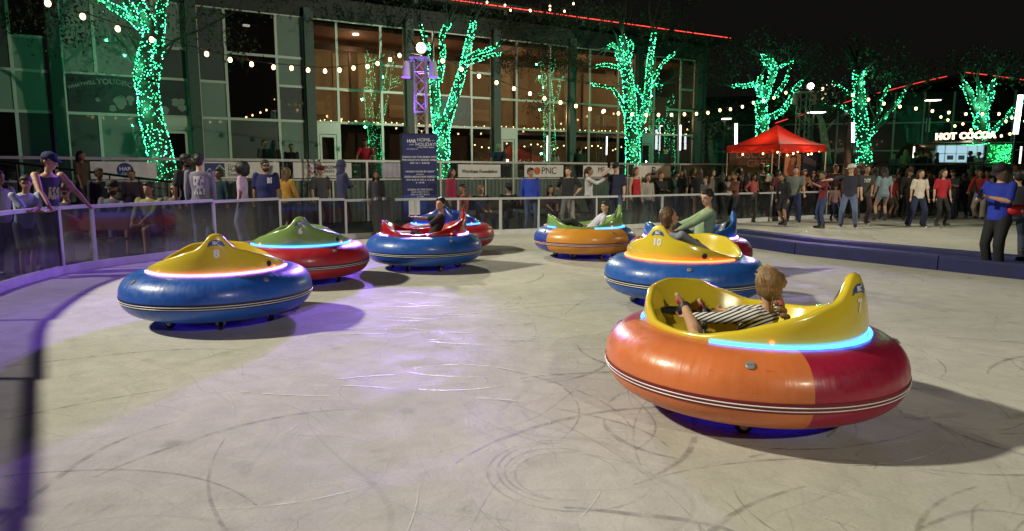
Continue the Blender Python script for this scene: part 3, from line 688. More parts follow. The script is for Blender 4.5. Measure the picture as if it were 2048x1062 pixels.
for i in range(len(S_) - 1):
    a, b = S_[i], S_[i + 1]
    if b - a < .12: pass
    base = bat(a); t = thing('barrier_panel', 'bay of the rink barrier, see its place', 'barrier', base, 0, BARGRP)
    _p = bat((a + b) / 2); RAILH = .92 + .11 * max(0, min(1, (-_p.x - 3.3) / 3.2)); n = max(2, int((b - a) / .5)); pts = [bat(a + (b - a) * k / n) - base for k in range(n + 1)]
    g = G(); g.rings([[p + V((0, 0, RAILH - .055)) + outside(a) * o * 1 for o in (-.03, .03)] + [p + V((0, 0, RAILH)) + outside(a) * o for o in (.03, -.03)] for p in pts])
    g.build('top_rail', ALU, t)
    g = G(); g.rings([[p + V((0, 0, .002)) + outside(a) * o for o in (-.035, .035)] + [p + V((0, 0, .125)) + outside(a) * o for o in (.035, -.02)] for p in pts]); g.build('kick_board', KICK, t)
    g = G(); g.rings([[p + V((0, 0, .12)), p + V((0, 0, RAILH - .05))] for p in pts], cap=False, close=False)
    mid = bat((a + b) / 2); g.build('glass', TINT if mid.x < -3.4 or mid.y < 5 else CLEAR, t, True)
    g = G(); d = (pts[1] - pts[0]).normalized(); pw = .05
    g.beam(V((0, 0, .125)) + d * pw / 2, V((0, 0, RAILH - .056)) + d * pw / 2, .045, pw, up=d); g.build('post', ALU, t)
    t['_mid'] = (mid.x, mid.y); t['_px'] = 1024 + FPX * mid.x / max(mid.y, .5) if mid.y > .5 else -9999
BAYS = sorted([o for o in COL.objects if o.name.startswith('barrier_panel')], key=lambda o: o['_px'])
# ---- padded divider between the rinks
PADM = mat('pad_vinyl', (.004, .006, .072), .7, noise=.25, scale=4, bump=.12); PADT = mat('pad_edge', (.05, .06, .14), .35)
A0, A1, A2 = ground(2048, 560), ground(1509, 500), V((3.95, 17.2, 0)); AX = A0 + (A0 - A1).normalized() * 5
def padrow(off, hgt, cuts, label, grp):
    line = [AX, A0, A1, A2]; s = arclen(line)
    def at(q):
        for i in range(3):
            if s[i + 1] >= q: return line[i].lerp(line[i + 1], (q - s[i]) / (s[i + 1] - s[i])), (line[i + 1] - line[i]).normalized()
        return line[3], (line[3] - line[2]).normalized()
    q = cuts[0]; out = []
    for k in range(cuts[2]):
        e = q + cuts[1] * (1 if k % 2 else 1.12)
        if e > s[-1]: break
        (p, d), (r, _) = at(q + .008), at(e - .008); nv = V((d.y, -d.x, 0)) if d.y < 0 else V((-d.y, d.x, 0)); nv = V((abs(d.y), abs(d.x) if 0 else -d.x * (1 if d.y < 0 else -1), 0)).normalized()
        nv = V((d.y, -d.x, 0)).normalized() * (1 if d.y > 0 else -1)
        if nv.x < 0: nv = -nv
        g = G(); sec = [(0, .004), (0, hgt - .03), (.02, hgt), (.33, hgt), (.36, hgt - .03), (.36, .004)]
        dd = r - p
        g.rings([[p + nv * (x + off) + V((0, 0, z)) + dd * u * (1) for x, z in sec] for u in (0, .25, .5, .75, 1)])
        t = ob('padded_kerb', g.mesh('padded_kerb', False), [PADM], None, '%s, number %d from the right' % (label, k + 1), 'padding', grp)
        out.append((t, (p + dd / 2))); q = e
    return out
PR1 = padrow(0, .225, (1.4, 2.25, 8), 'navy pad of the front divider row', 'navy pads of the front divider row')
PR2 = padrow(.75, .245, (.3, 2.6, 7), 'navy pad of the rear divider row', 'navy pads of the rear divider row')
for row, nm in ((PR1, 'front'), (PR2, 'rear')):
    words_ = ['beside the man in the blue polo shirt', 'in front of the woman in the red top', 'in front of the woman in the white tee', 'below the man in the navy tee and white cap', 'below the burgundy topped skater', 'reaching behind the crimson tube car', 'behind the yellow number 10 car', 'meeting the rink barrier']
    for i, (o, c) in enumerate(row): o['label'] = 'long navy vinyl kerb pad in the %s row, %s' % (nm, words_[i])
# ================================================================ deck, fence and banners
FM = .70; FD1 = V((1, FM, 0)).normalized(); F0 = V((-12.3, 25 - .7 * 12.3, 0)); FCS = (7.95 + 12.3) / FD1.x; FCP = F0 + FD1 * FCS; FD2 = V((1, 0, 0))
def FP(s, z, d=0):
    if s <= FCS: return F0 + FD1 * s + V((FM, -1, 0)).normalized() * d + V((0, 0, z))
    return FCP + FD2 * (s - FCS) + V((0, -d, z))
FD = FD1; FN = V((FM, -1, 0)).normalized()
def fs(px):
    u = (px - 1024) / FPX
    if px > 1380: return FCS + u * FCP.y - FCP.x
    # F0.x+FD.x s = u (F0.y+FD.y s)
    return (u * F0.y - F0.x) / (FD1.x - u * FD1.y)
g = G(); c = [FP(-12, 0), FCP, FP(70, 0), FP(70, 0) + V((0, 40, 0)), FP(-12, 0) + V((-30, 50, 0))]
g.add([(p.x, p.y, 0) for p in c] + [(p.x, p.y, DZ) for p in c], [(0, 1, 6, 5), (1, 2, 7, 6), (2, 3, 8, 7), (3, 4, 9, 8), (4, 0, 5, 9), (5, 6, 7, 8, 9)])
g.build('raised_terrace', mat('terrace_paving', (.10, .10, .095), .7, noise=.3, scale=2), kind='structure')
FRM = mat('fence_frame', (.42, .42, .42), .4, .2, noise=.1); PAN = mat('corrugated_panel', (.06, .10, .085), .35, noise=.3, scale=3)
FGL = glassmat('fence_glass', (.45, .48, .46), .08, .03, dirt=.08)
fposts = [-3.0, fs(122), fs(262), fs(403), fs(552), fs(733), fs(878), fs(1022), fs(1248), fs(1352), fs(1440), fs(1560), fs(1695), fs(1810), fs(1930), fs(2060), fs(2200)]
wl = ['far left behind the people at the rail', 'with the round logo banner', 'glowing green from the lit tree', 'with the mountain logo banner', 'with the coloured squares banner', 'beside the dark blue kiosk', 'with the Wortham Foundation banner', 'with the PNC banner', 'with the small black 2 sign', 'above the group of long-haired girls', 'left of the red tent', 'under the red tent', 'right of the red tent', 'below the white feather flag', 'below the cocoa trailer', 'at the right edge', 'beyond']
FGRP = 'sections of the terrace fence'
for i in range(len(fposts) - 1):
    a, b = fposts[i], fposts[i + 1]; FD = FD1 if a < FCS - .1 else FD2; t = thing('fence_section', 'terrace fence section ' + wl[i], 'fence', FP(a, 0), 0, FGRP)
    L0 = lambda s, z, d=.12: FP(s, z, d) - FP(a, 0)
    g = G(); g.beam(L0(a, 1.885), L0(b, 1.885), .07, .07); g.build('top_rail', FRM, t)
    g = G(); g.beam(L0(a, 1.315), L0(b, 1.315), .06, .05); g.build('mid_rail', FRM, t)
    g = G(); g.beam(L0(a, .0), L0(a, 1.849), .07, .07, up=FD); g.build('post', FRM, t)
    if i % 2 == 0:
        g = G(); m_ = (a + b) / 2 + .3; g.beam(L0(m_, .0, .13), L0(m_, 1.285, .13), .05, .05, up=FD); g.build('post', FRM, t)
    g = G(); g.quad(L0(a + .04, 1.345), L0(b - .01, 1.345), L0(b - .01, 1.845), L0(a + .04, 1.845)); g.build('glass', FGL, t)
    g = G(); n = int((b - a) / .08); rr = []
    for k in range(n + 1): s_ = a + .04 + (b - a - .05) * k / n; rr.append([L0(s_, .0, .10 + .012 * (k % 2)), L0(s_, 1.285, .10 + .012 * (k % 2))])
    g.rings(rr, cap=False, close=False); g.build('panel', PAN, t)
def banner(x0, x1, z0, z1, label, col=(.74, .72, .72)):
    global FD, FN
    a, b = fs(x0), fs(x1); FD, FN = (FD1, V((FM, -1, 0)).normalized()) if b < FCS else (FD2, V((0, -1, 0))); z0 -= .135; z1 -= .125; o = FP((a + b) / 2, (z0 + z1) / 2, .175); w_ = b - a; h_ = z1 - z0
    t = thing('banner', label, 'banner', o, 0, None)
    g = G(); n = 14; rs = []
    for k in range(n + 1):
        u = -w_ / 2 + w_ * k / n; q = .006 * math.sin(k * 1.7)
        rs.append([FD * u + FN * q + V((0, 0, -h_ / 2 + .004 * math.sin(k))), FD * u + FN * q + V((0, 0, h_ / 2))])
    g.rings(rs, cap=False, close=False); g.build('sheet', mat('banner_%02d%02d' % (int(col[0] * 99), int(col[2] * 99)), col, .6, noise=.05), t)
    def tx(s, u, v, size, m, bold=.0, al='CENTER', sp=1): return text(s, t, frame(FD * u + FN * .012 + V((0, 0, v)), FD), size, m, bold, .001, al, space=sp)
    return t, tx, w_, h_
def patch(t, pts, m, name='emblem', d=.010):
    g = G(); g.quad(*[FD * u + FN * d + V((0, 0, v)) for u, v in pts]); return g.build(name, m, t)
INK = mat('ink_dark', (.02, .02, .03), .5); INKB = mat('ink_blue', (.015, .04, .22), .5); LT = mat('print_white', (.75, .75, .78), .5)
t, tx, w_, h_ = banner(188, 318, 1.50, 1.93, 'long pale banner with a round blue HAR.com logo')
g = G(); g.rings([[FD * (.02 + .19 * math.cos(2 * math.pi * k / 32)) + FN * .010 + V((0, 0, .19 * math.sin(2 * math.pi * k / 32))) for k in range(32)], [FD * .02 + FN * .0105] * 32], cap=False); g.build('emblem', INKB, t)
tx('HAR', .02, .035, .135, LT, .03); tx('.com', .02, -.075, .115, LT)
t, tx, w_, h_ = banner(405, 560, 1.50, 1.95, 'pale banner with white mountain outline on blue and green')
x0 = -w_ / 2 + .10; H2 = .19
patch(t, [(x0, -H2), (x0 + .52, -H2), (x0 + .52, H2), (x0, H2)], INKB)
GR = mat('ink_green', (.05, .12, .07), .5)
patch(t, [(x0 + .12, -H2), (x0 + .52, -H2), (x0 + .52, .02), (x0 + .38, .13)], GR, d=.0125); patch(t, [(x0 + .02, -H2), (x0 + .12, -H2), (x0 + .21, -.06), (x0 + .12, .04), (x0 + .03, -.06)], GR, d=.0122)
g = G()
for a, b in (((.03, -.07), (.12, .05)), ((.12, .05), (.20, -.04)), ((.11, -.19), (.38, .14)), ((.38, .14), (.52, .01))): g.beam(FD * (x0 + a[0]) + FN * .014 + V((0, 0, a[1])), FD * (x0 + b[0]) + FN * .014 + V((0, 0, b[1])), .002, .018, up=FN.cross(V((0, 0, 1))))
g.build('outline', LT, t)
for s_, v in (('Green', .115), ('Mountain', .0), ('Energy', -.12)): tx(s_, x0 + .60, v, .145, INK, .0, 'LEFT')
t, tx, w_, h_ = banner(587, 702, 1.50, 1.95, 'pale banner with a logo of coloured squares reading DISCOVERY GREEN')
sq = [(-.42, .13, .06, (.25, .06, .35)), (-.36, .06, .07, (.35, .10, .40)), (-.24, .16, .05, (.10, .22, .42)), (-.24, .07, .09, (.08, .25, .50)), (-.17, .17, .07, (.42, .02, .06)), (-.40, -.04, .08, (.40, .03, .08)), (-.34, -.09, .07, (.45, .04, .10)), (-.26, -.05, .07, (.02, .03, .12)), (-.42, -.14, .07, (.45, .36, .12)), (-.20, -.12, .06, (.12, .26, .14))]
for u, v, q, c_ in sq:
    u += .0; patch(t, [(u - q / 2, v - q / 2), (u + q / 2, v - q / 2), (u + q / 2, v + q / 2), (u - q / 2, v + q / 2)], mat('sq_%02d%02d%02d' % tuple(int(x * 99) for x in c_), c_, .5), 'logo_square')
tx('DISCOVERY', -.06, .09, .13, INK, .03, 'LEFT'); tx('GREEN', -.06, -.03, .13, INK, .0, 'LEFT'); tx('HOLIDAY ON THE GREEN', -.04, -.17, .05, INKB, 0, 'LEFT')
t, tx, w_, h_ = banner(762, 800, 1.50, 1.95, 'plain pale sheet on the fence left of the kiosk', (.5, .48, .62))
t, tx, w_, h_ = banner(912, 996, 1.50, 1.93, 'pale banner reading Wortham Foundation'); tx('Wortham Foundation', 0, -.02, .165, INK, .022)
t, tx, w_, h_ = banner(1043, 1120, 1.50, 1.93, 'pale banner reading PNC with an orange triangle emblem'); tx('PNC', .22, 0, .36, INK, .0)
g = G(); g.rings([[FD * (-.33 + .14 * math.cos(2 * math.pi * k / 24)) + FN * .010 + V((0, 0, .14 * math.sin(2 * math.pi * k / 24))) for k in range(24)], [FD * -.33 + FN * .0105] * 24], cap=False); g.build('emblem', mat('ink_orange', (.5, .10, .03), .5), t)
t, tx, w_, h_ = banner(1159, 1230, 1.50, 1.93, 'pale banner reading MF in thin serif capitals'); tx('MF', -.02, .04, .30, INK, .0)
t, tx, w_, h_ = banner(1262, 1332, 1.48, 1.95, 'pale banner with a small black sign carrying a white 2'); patch(t, [(-.10, -.16), (.12, -.16), (.12, .18), (-.10, .18)], INK); o = tx('2', .01, .01, .30, LT, .02)
t, tx, w_, h_ = banner(1366, 1425, 1.48, 1.95, 'pale banner ending in ER behind the long-haired girls', (.55, .40, .30)); tx('VER', .05, .0, .24, mat('ink_tan', (.30, .18, .10), .5))
t, tx, w_, h_ = banner(1456, 1512, 1.46, 1.98, 'orange lit banner with small dark writing under the tent', (.60, .36, .24)); tx('2', 0, .10, .12, INK)
t, tx, w_, h_ = banner(1634, 1662, 1.50, 1.93, 'blank pale banner right of the tent leg')
t, tx, w_, h_ = banner(1712, 1765, 1.50, 1.93, 'blank pale banner behind the standing skaters')
t, tx, w_, h_ = banner(1972, 2060, 1.40, 1.98, 'long blank cream banner below the cocoa trailer', (.42, .38, .30))
# black ramp handrail on the left
t = thing('handrail', 'long black sloping handrail in front of the fence on the left', 'handrail', (0, 0, 0))
a, b = unp(0, 322, 16.2), unp(362, 366, 17.6); g = G(); g.tube([a, b], .03, 8); g.build('rail', mat('black_steel', (.012, .012, .014), .4), t)
for k in range(6):
    p = a.lerp(b, (k + .5) / 6); g = G(); g.tube([p, (p.x, p.y, 0)], .02, 6); g.build('post', mat('black_steel'), t)
g = G()
for k in range(1, 4): g.tube([a - V((0, 0, .2 * k)), b - V((0, 0, .2 * k))], .008, 5)
g.build('cable', mat('black_steel'), t)
g = G(); a, b = V((-14.5, 16.2, .9)), V((-7.6, 17.6, .15)); g.add([(a.x, a.y, 0), (b.x, b.y, 0), (b.x, b.y, b.z), (a.x, a.y, a.z)] + [(p[0] - .3, p[1] + 1.0, p[2]) for p in ((a.x, a.y, 0), (b.x, b.y, 0), (b.x, b.y, b.z), (a.x, a.y, a.z))], [(0, 1, 2, 3), (4, 7, 6, 5), (3, 2, 6, 7), (0, 3, 7, 4), (1, 5, 6, 2)])
g.build('ramp', mat('terrace_paving'), kind='structure')
# ================================================================ the glass hall
WD = V((.866, .5, 0)); WN = V((.5, -.866, 0)); W0 = V((0, 31, 0))
def W(s, d, z): return W0 + WD * s + WN * d + V((0, 0, z))
BAY = [-.88 + 4.0 * k for k in range(-7, 4)]
hall = thing('glass_hall', 'long two-storey glass hall with green-grey pillars and a red roof light line', 'building', (0, 0, 0))
STEEL = mat('hall_steel', (.045, .085, .075), .5, .0, noise=.15); MUL = mat('mullion_alu', (.50, .56, .52), .4, .2); FASC = mat('hall_fascia', (.022, .028, .026), .6, noise=.2, scale=2)
Z = [DZ, 3.45, 4.72, 5.76, 7.28]
BLIND = mat('pane_blind', (.19, .26, .24), .55, coat=1.0, noise=.12, scale=.7); DARKG = glassmat('dark_glass', (.06, .07, .08), .30, .0); DIMP = mat('pane_dim', (.05, .065, .065), .5, coat=1.0, noise=.2, scale=.6); SEEG = glassmat('clear_glass', (.62, .62, .58), .17, .0)
BRICK = None
def brickmat():
    m = bpy.data.materials.new('brick'); m.use_nodes = True; n = m.node_tree.nodes; L = m.node_tree.links; b = n['Principled BSDF']
    t = n.new('ShaderNodeTexBrick'); t.inputs['Color1'].default_value = (.17, .055, .03, 1); t.inputs['Color2'].default_value = (.12, .04, .024, 1); t.inputs['Mortar'].default_value = (.10, .07, .055, 1)
    t.inputs['Scale'].default_value = 4; tc = n.new('ShaderNodeTexCoord'); mp = n.new('ShaderNodeMapping'); mp.inputs['Rotation'].default_value = (R(90), 0, -math.atan2(.5, .866)); mp.vector_type = 'TEXTURE'
    mp.inputs['Rotation'].default_value = (R(90), 0, math.atan2(.5, .866)); L.new(tc.outputs['Object'], mp.inputs[0]); L.new(mp.outputs[0], t.inputs['Vector']); L.new(t.outputs[0], b.inputs['Base Color']); b.inputs['Roughness'].default_value = .8; return m
BRICK = brickmat()
def wbox(g, s0, s1, d0, d1, z0, z1):
    v = [W(s, d, z) for s in (s0, s1) for d in (d0, d1) for z in (z0, z1)]
    g.add(v, [(0, 1, 3, 2), (4, 6, 7, 5), (0, 4, 5, 1), (2, 3, 7, 6), (0, 2, 6, 4), (1, 5, 7, 3)])
SEND = BAY[-1] + .45
for k, s in enumerate(BAY):
    g = G(); wbox(g, s - .17, s + .17, -.10, .28, DZ - .05, 7.60); g.build('pillar', STEEL, hall)
g = G(); wbox(g, BAY[0] - .2, SEND, -.3, .12, 7.62, 8.05); wbox(g, BAY[0] - .2, SEND, -.28, .10, 7.29, 7.619); g.build('fascia', FASC, hall)
g = G(); wbox(g, BAY[0] - 1, SEND + 1.0, -9, 1.0, 8.25, 8.50); g.build('roof', FASC, hall)
for k in range(len(BAY)): # overhang beams
    g = G(); wbox(g, BAY[k] - .08, BAY[k] + .08, .13, .98, 8.06, 8.245); g.build('roof_beam', STEEL, hall)
g = G(); rr = random.Random(5); s = BAY[0]
while s < SEND + .8:
    e = s + rr.uniform(.6, 2.6); wbox(g, s, min(e, SEND + .9), 1.002, 1.022, 8.36, 8.385); s = e + rr.choice([.03, .05, .12, .3])
g.build('light_line', glow('red_line', (1, .055, .04), 3.2, True), hall)
def win(s0, s1, z0, z1, gm, depth=0):
    w = G(); f = .045
    wbox(w, s0, s0 + f, 0, .07, z0, z1); wbox(w, s1 - f, s1, 0, .07, z0, z1); wbox(w, s0 + f, s1 - f, 0, .068, z0, z0 + f); wbox(w, s0 + f, s1 - f, 0, .068, z1 - f, z1)
    o = w.build('window', MUL, hall)
    p = G(); p.quad(W(s0 + f, .03, z0 + f), W(s1 - f, .03, z0 + f), W(s1 - f, .03, z1 - f), W(s0 + f, .03, z1 - f)); p.build('pane', gm, o)
for b in range(len(BAY) - 1):
    s0, s1 = BAY[b] + .17, BAY[b + 1] - .17; L_ = s1 - s0; k = b - 7
    cs = [s0, s0 + L_ * .25, s0 + L_ * .73, s1]
    for c in range(3):
        a, e = cs[c], cs[c + 1]
        zz = [Z[0], Z[1], Z[2], Z[4]] if c != 2 else [Z[0], Z[1], Z[2], Z[3], Z[4]]
        if k <= -3 and c == 1: zz = [Z[0], Z[1], Z[3] if k == -3 else Z[2], Z[4]]
        doorbay = (k in (-4, 0, 2) and c == (2 if k == -4 else 0)) or (k == -2 and c == 0)
        for i in range(len(zz) - 1):
            if i == 0 and doorbay: continue
            if k <= -3: gm = DARKG if (b * 5 + c * 3 + i * 7) % 6 == 1 or c == 1 and i > 0 and k == -3 else DIMP if (b + c * 2 + i) % 3 == 0 else BLIND
            else: gm = SEEG
            win(a, e, zz[i], zz[i + 1], gm)
        if doorbay:
            g = G(); wbox(g, a, a + .12, 0, .09, DZ, 3.44); wbox(g, e - .12, e, 0, .09, DZ, 3.44); wbox(g, a + .12, e - .12, 0, .09, 3.0, 3.44); d_ = g.build('door', MUL, hall)
            g = G(); wbox(g, a + .14, a + .22, .02, .07, .92, 2.98); wbox(g, e - .22, e - .14, .02, .07, .92, 2.98); wbox(g, a + .22, e - .22, .02, .07, 2.88, 2.98); wbox(g, a + .22, e - .22, .02, .07, .92, 1.15); g.build('door_frame', MUL, d_)
            g = G(); g.quad(W(a + .22, .04, 1.15), W(e - .22, .04, 1.15), W(e - .22, .04, 2.88), W(a + .22, .04, 2.88)); g.build('pane', DARKG if k <= -3 else SEEG, d_)
# inside the hall
BEIGE = mat('interior_wall', (.34, .25, .15), .8, noise=.1, scale=1); BROWN = mat('interior_ceiling', (.16, .075, .04), .8)
g = G(); wbox(g, BAY[5] , BAY[7] - .3, -1.6, -1.4, DZ, 3.36); g.build('brick_wall', BRICK, hall)
g = G(); wbox(g, BAY[5], SEND - .5, -3.4, -3.2, 3.42, 7.2); wbox(g, BAY[0], BAY[5] - .01, -2.0, -1.8, DZ, 7.2); wbox(g, BAY[7], SEND - .5, -6.4, -6.2, DZ, 3.35); g.build('inner_wall', BEIGE, hall)
g = G(); wbox(g, BAY[5], SEND - .5, -3.19, -.45, 3.41, 3.50); wbox(g, BAY[5], SEND - .5, -3.19, -.35, 7.10, 7.24); g.build('inner_ceiling', BROWN, hall)
for s in (-6.6, -3.2, .9, 4.5, 8.3):
    point('hall_lamp', W(s, -1.6, 6.4), 42, (1, .72, .46), .12); 
for s in (-7.2, -2.5, 2.2, 6.0, 9.5): point('hall_lamp', W(s, -.85, 4.2), 48, (1, .66, .36), .05)
for s in (2.0, 5.5, 8.8): point('hall_lamp', W(s, -3.4, 3.0), 30, (1, .72, .45), .1)
for s, d, z in ((-6.7, -1.0, 7.02), (-10.9, -.8, 6.9)):
    g = G(); q = W(s, d, z); g.tube([q, q + V((0, 0, .05))], .13, 16); g.build('downlight', glow('downlight', (1, .85, .6), 8, True), hall)
BULBM = glow('warm_bulb', (1, .66, .28), 14, True)
BWARM = glow('warm_bulb_big', (1, .62, .26), 9, True)
g = G(); s = BAY[5] + .2
while s < SEND - .6:
    p = W(s, -.42, 3.55 + rnd.uniform(-.02, .03)); g.ell(p, (.018, .018, .024), None, 6, 4); s += rnd.uniform(.16, .42)
t = g.build('fairy_lights', BULBM, None, True, label='row of tiny warm lights along the ledge inside the glass hall', cat='string lights')
def decal(s0, s1, z0, z1, lines, label):
    t = thing('window_poster', label, 'poster', W((s0 + s1) / 2, .085, (z0 + z1) / 2), 0)
    c = W((s0 + s1) / 2, .085, (z0 + z1) / 2); g = G(); g.quad(*[W(s, .085, z) - c for s, z in ((s0, z0), (s1, z0), (s1, z1), (s0, z1))])
    g.build('film', mat('poster_film', (.03, .045, .05), .4, noise=.3, scale=2), t)
    pm = mat('poster_print', (.20, .27, .25), .6)
    for s_, u, v, size, ang in lines:
        o = text(s_, t, frame(WD * u + WN * .006 + V((0, 0, v)), WD) @ Matrix.Rotation(R(ang), 4, 'Z'), size, pm, .03, .001)
    g = G(); r_ = random.Random(len(label))
    for i in range(9):
        u = r_.uniform(-.8, .7); v = -.45 + .35 * r_.random(); q = r_.uniform(.06, .16); n = 10
        g.add([WD * (u + q * math.cos(2 * math.pi * j / n) * r_.uniform(.7, 1.2)) + WN * (.003 + i * .0002) + V((0, 0, v + q * math.sin(2 * math.pi * j / n))) for j in range(n)], [tuple(range(n))])
    g.build('print_shapes', pm, t); return t
decal(BAY[3] + .25, BAY[3] + 2.8, 3.50, 4.70, [('WHAT', -1.05, .22, .15, 18), ('WILL', -.66, .33, .17, 12), ('YOU', -.18, .40, .25, 3), ('DISCOVER?', .66, .30, .23, -12)], 'dark window poster reading WHAT WILL YOU DISCOVER behind the left lit tree')
decal(BAY[6] + .9, BAY[6] + 2.8, 3.50, 4.70, [('DISCOVER?', .1, .2, .30, -24)], 'dark window poster ending in COVER? behind the central lit tree')
decal(BAY[3] + 2.85, BAY[3] + 3.7, 3.50, 4.68, [], 'small dark window poster above the terrace door on the left')
g = G(); g.quad(*[W(s, .09, z) for s, z in ((8.3, 4.3), (9.0, 4.3), (9.0, 5.3), (8.3, 5.3))]); g.build('window_sign', mat('red_poster', (.30, .015, .012), .5), None, label='square red sheet in the hall window near its right end', cat='poster')
# glowing bars inside the hall, standing in for reflections in its glass
for i, (px, y0, y1, Y) in enumerate(((1360, 250, 300, 35.0), (1213, 268, 310, 36.5), (1094, 268, 322, 37))):
    a, b = unp(px, y1, Y), unp(px + 1, y0, Y); g = G(); g.tube([a, b], .035, 8); g.build('glow_tube', glow('white_tube', (.9, .95, 1), 5, True), None, True, label='glowing white bar imitating a reflection inside the glass hall, %s' % ['nearest its right end', 'second from its right end', 'above the green jacket', 'left of the hall, on the brick side'][i], cat='lamp', group='glowing bars imitating reflections inside the glass hall')
# furnishings inside the lit bays
rr = random.Random(11); shelf = mat('dark_wood', (.05, .025, .015), .6); pic = mat('wall_panel', (.45, .34, .20), .7)
for k in range(5, 10):
    s0, s1 = BAY[k] + .3, BAY[k + 1] - .4
    g = G(); wbox(g, s0, s0 + 1.1, -3.19, -3.12, 4.0, 4.55); wbox(g, s0 + 1.5, s0 + 2.3, -3.19, -3.12, 5.0, 6.6); wbox(g, s1 - .7, s1, -3.19, -3.13, 3.9, 6.9); g.m = 1; wbox(g, s0, s1, -2.2, -2.05, 6.55, 6.75); wbox(g, s0 + 1.9, s0 + 1.98, -2.2, -2.1, 3.51, 6.5)
    g.build('interior_fitting', [pic, shelf], hall)
    g = G()
    if k >= 7:
        g = G(); wbox(g, s0, s1 - .8, -3.6, -3.0, .92, 1.9); wbox(g, s0 + .3, s0 + 1.2, -5.9, -5.8, 1.8, 2.9); g.build('counter', [shelf], hall)
        g = G(); zz = [W(s0 + j * .35, -4.6 + .1 * (j % 3), 2.9 + .12 * math.sin(j)) for j in range(9)]
        for q in zz: g.ell(q, (.03, .03, .035), None, 6, 4)
        g.build('garland_bulbs', BULBM, hall)
# end wall and rear block
g = G(); wbox(g, SEND - .02, SEND + .18, -9, .1, DZ - .05, 8.23); wbox(g, BAY[0] - 1, SEND - .03, -9.0, -8.8, DZ - .05, 8.23); g.build('end_wall', STEEL, hall)
# ================================================================ masts
def truss(name_label, base_px, y_top, Y, z0, wd, colm, lamp, tint=None):
    top = unp(base_px, y_top, Y); bx, by, zt = top.x, top.y, top.z
    t = thing('light_mast', name_label, 'light mast', (bx, by, z0)); hw = wd / 2; H = zt - z0
    cs = [(-hw, -hw), (hw, -hw), (hw, hw), (-hw, hw)]
    for i, (x, y) in enumerate(cs): g = G(); g.tube([(x, y, 0), (x, y, H)], .028, 8); g.build('chord', colm, t, True)
    g = G(); n = int(H / (wd * 1.1)); st = H / n
    for i in range(n):
        for j in range(4):
            a, b = cs[j], cs[(j + 1) % 4]
            if i % 2: a, b = b, a
            g.tube([(a[0], a[1], i * st + .02), (b[0], b[1], (i + 1) * st - .02)], .012, 5)
            if i % 3 == 0: g.tube([(a[0], a[1], i * st), (b[0], b[1], i * st)], .018, 6)
    g.build('lacing', colm, t)
    g = G(); g.box((0, 0, H + .01), (wd + .22, wd + .22, .04)); g.box((0, 0, -.0 + .02), (wd + .2, wd + .2, .04)); g.build('plate', colm, t)
    L = V(lamp) - V((bx, by, z0)); g = G(); g.ell(L, (.12, .09, .12), None, 16, 10); g.build('lamp_lens', glow('flood_lens', (1, .92, .66), 40, True), t)
    g = G(); g.tube([L + V((0, .05, -.2)), (L.x, L.y, H)], .03, 6); g.tube([L + V((0, .07, 0)), L + V((0, .25, 0))], [.15, .08], 14); g.build('lamp_body', mat('lamp_housing', (.06, .06, .07), .4), t)
    for s in (-1, 1):
        f = ob('fixture', None, (), t) if 0 else None
        g = G(); c = V((s * (hw + .20), -.05, H - .30)); g.tube([c + V((0, 0, .22)), c + V((s * .02, -.06, -.2))], [.09, .13], 12); g.beam(c + V((0, 0, .22)), (s * hw, 0, H - .02), .03, .03); g.build('fixture', mat('fixture_white', (.55, .55, .52), .5), t)
    return t
TR = mat('truss_alu', (.50, .50, .52), .35, .3)
truss('tall lattice light mast glowing violet above the dark blue kiosk', 840, 118, 19.0, 0, .30, TR, MAST1)
truss('tall lattice light mast with a bright lamp right of the red tent', 1608, 185, 30.0, 0, .40, TR, MAST2)
for loc, lab in ((LEFT_MAST, 'bright flood lamp on a steel pole beyond the left rail'), (BACK_MAST, 'bright flood lamp on a steel pole behind the camera'), (RIGHT_FILL, 'added fill lamp on a steel pole beyond the right side')):
    t = thing('lamp_pole', lab, 'street lamp', (loc.x, loc.y, 0)); g = G(); g.tube([(0, 0, 0), (0, 0, loc.z - .1)], [.09, .05], 10); g.build('pole', mat('black_steel'), t)
    d = (V((0, 6, 0)) - loc).normalized(); g = G(); g.ell(d * .25 + V((0, 0, loc.z)), (.13, .13, .13)); g.build('lamp_lens', glow('flood_lens2', (1, .93, .74), 14, True), t)
    g = G(); g.tube([V((0, 0, loc.z)) - d * .05, V((0, 0, loc.z)) + d * .12], [.08, .15], 14); g.build('lamp_body', mat('lamp_housing'), t)
# the violet stage lamps
for p, lab in ((BACK_MAST + V((-.3, .35, -1.2)), 'violet stage lamp clamped low on the pole behind the camera'), (V((-2.75, 18.1, 2.75)), 'small violet uplight on top of the dark blue kiosk')):
    t = thing('stage_lamp', lab, 'lamp', p); g = G(); g.tube([(0, .02, -.02), (0, .16, -.03)] if p.y < 0 else [(0, 0, -.03), (0, 0, -.2)], [.09, .07], 12); g.build('housing', mat('lamp_housing'), t)
    if p.y < 0: g = G(); g.tube([(0, -.16 + .3, 0), (.3, -.35, 0)], .02, 6); g.build('clamp', mat('black_steel'), t)
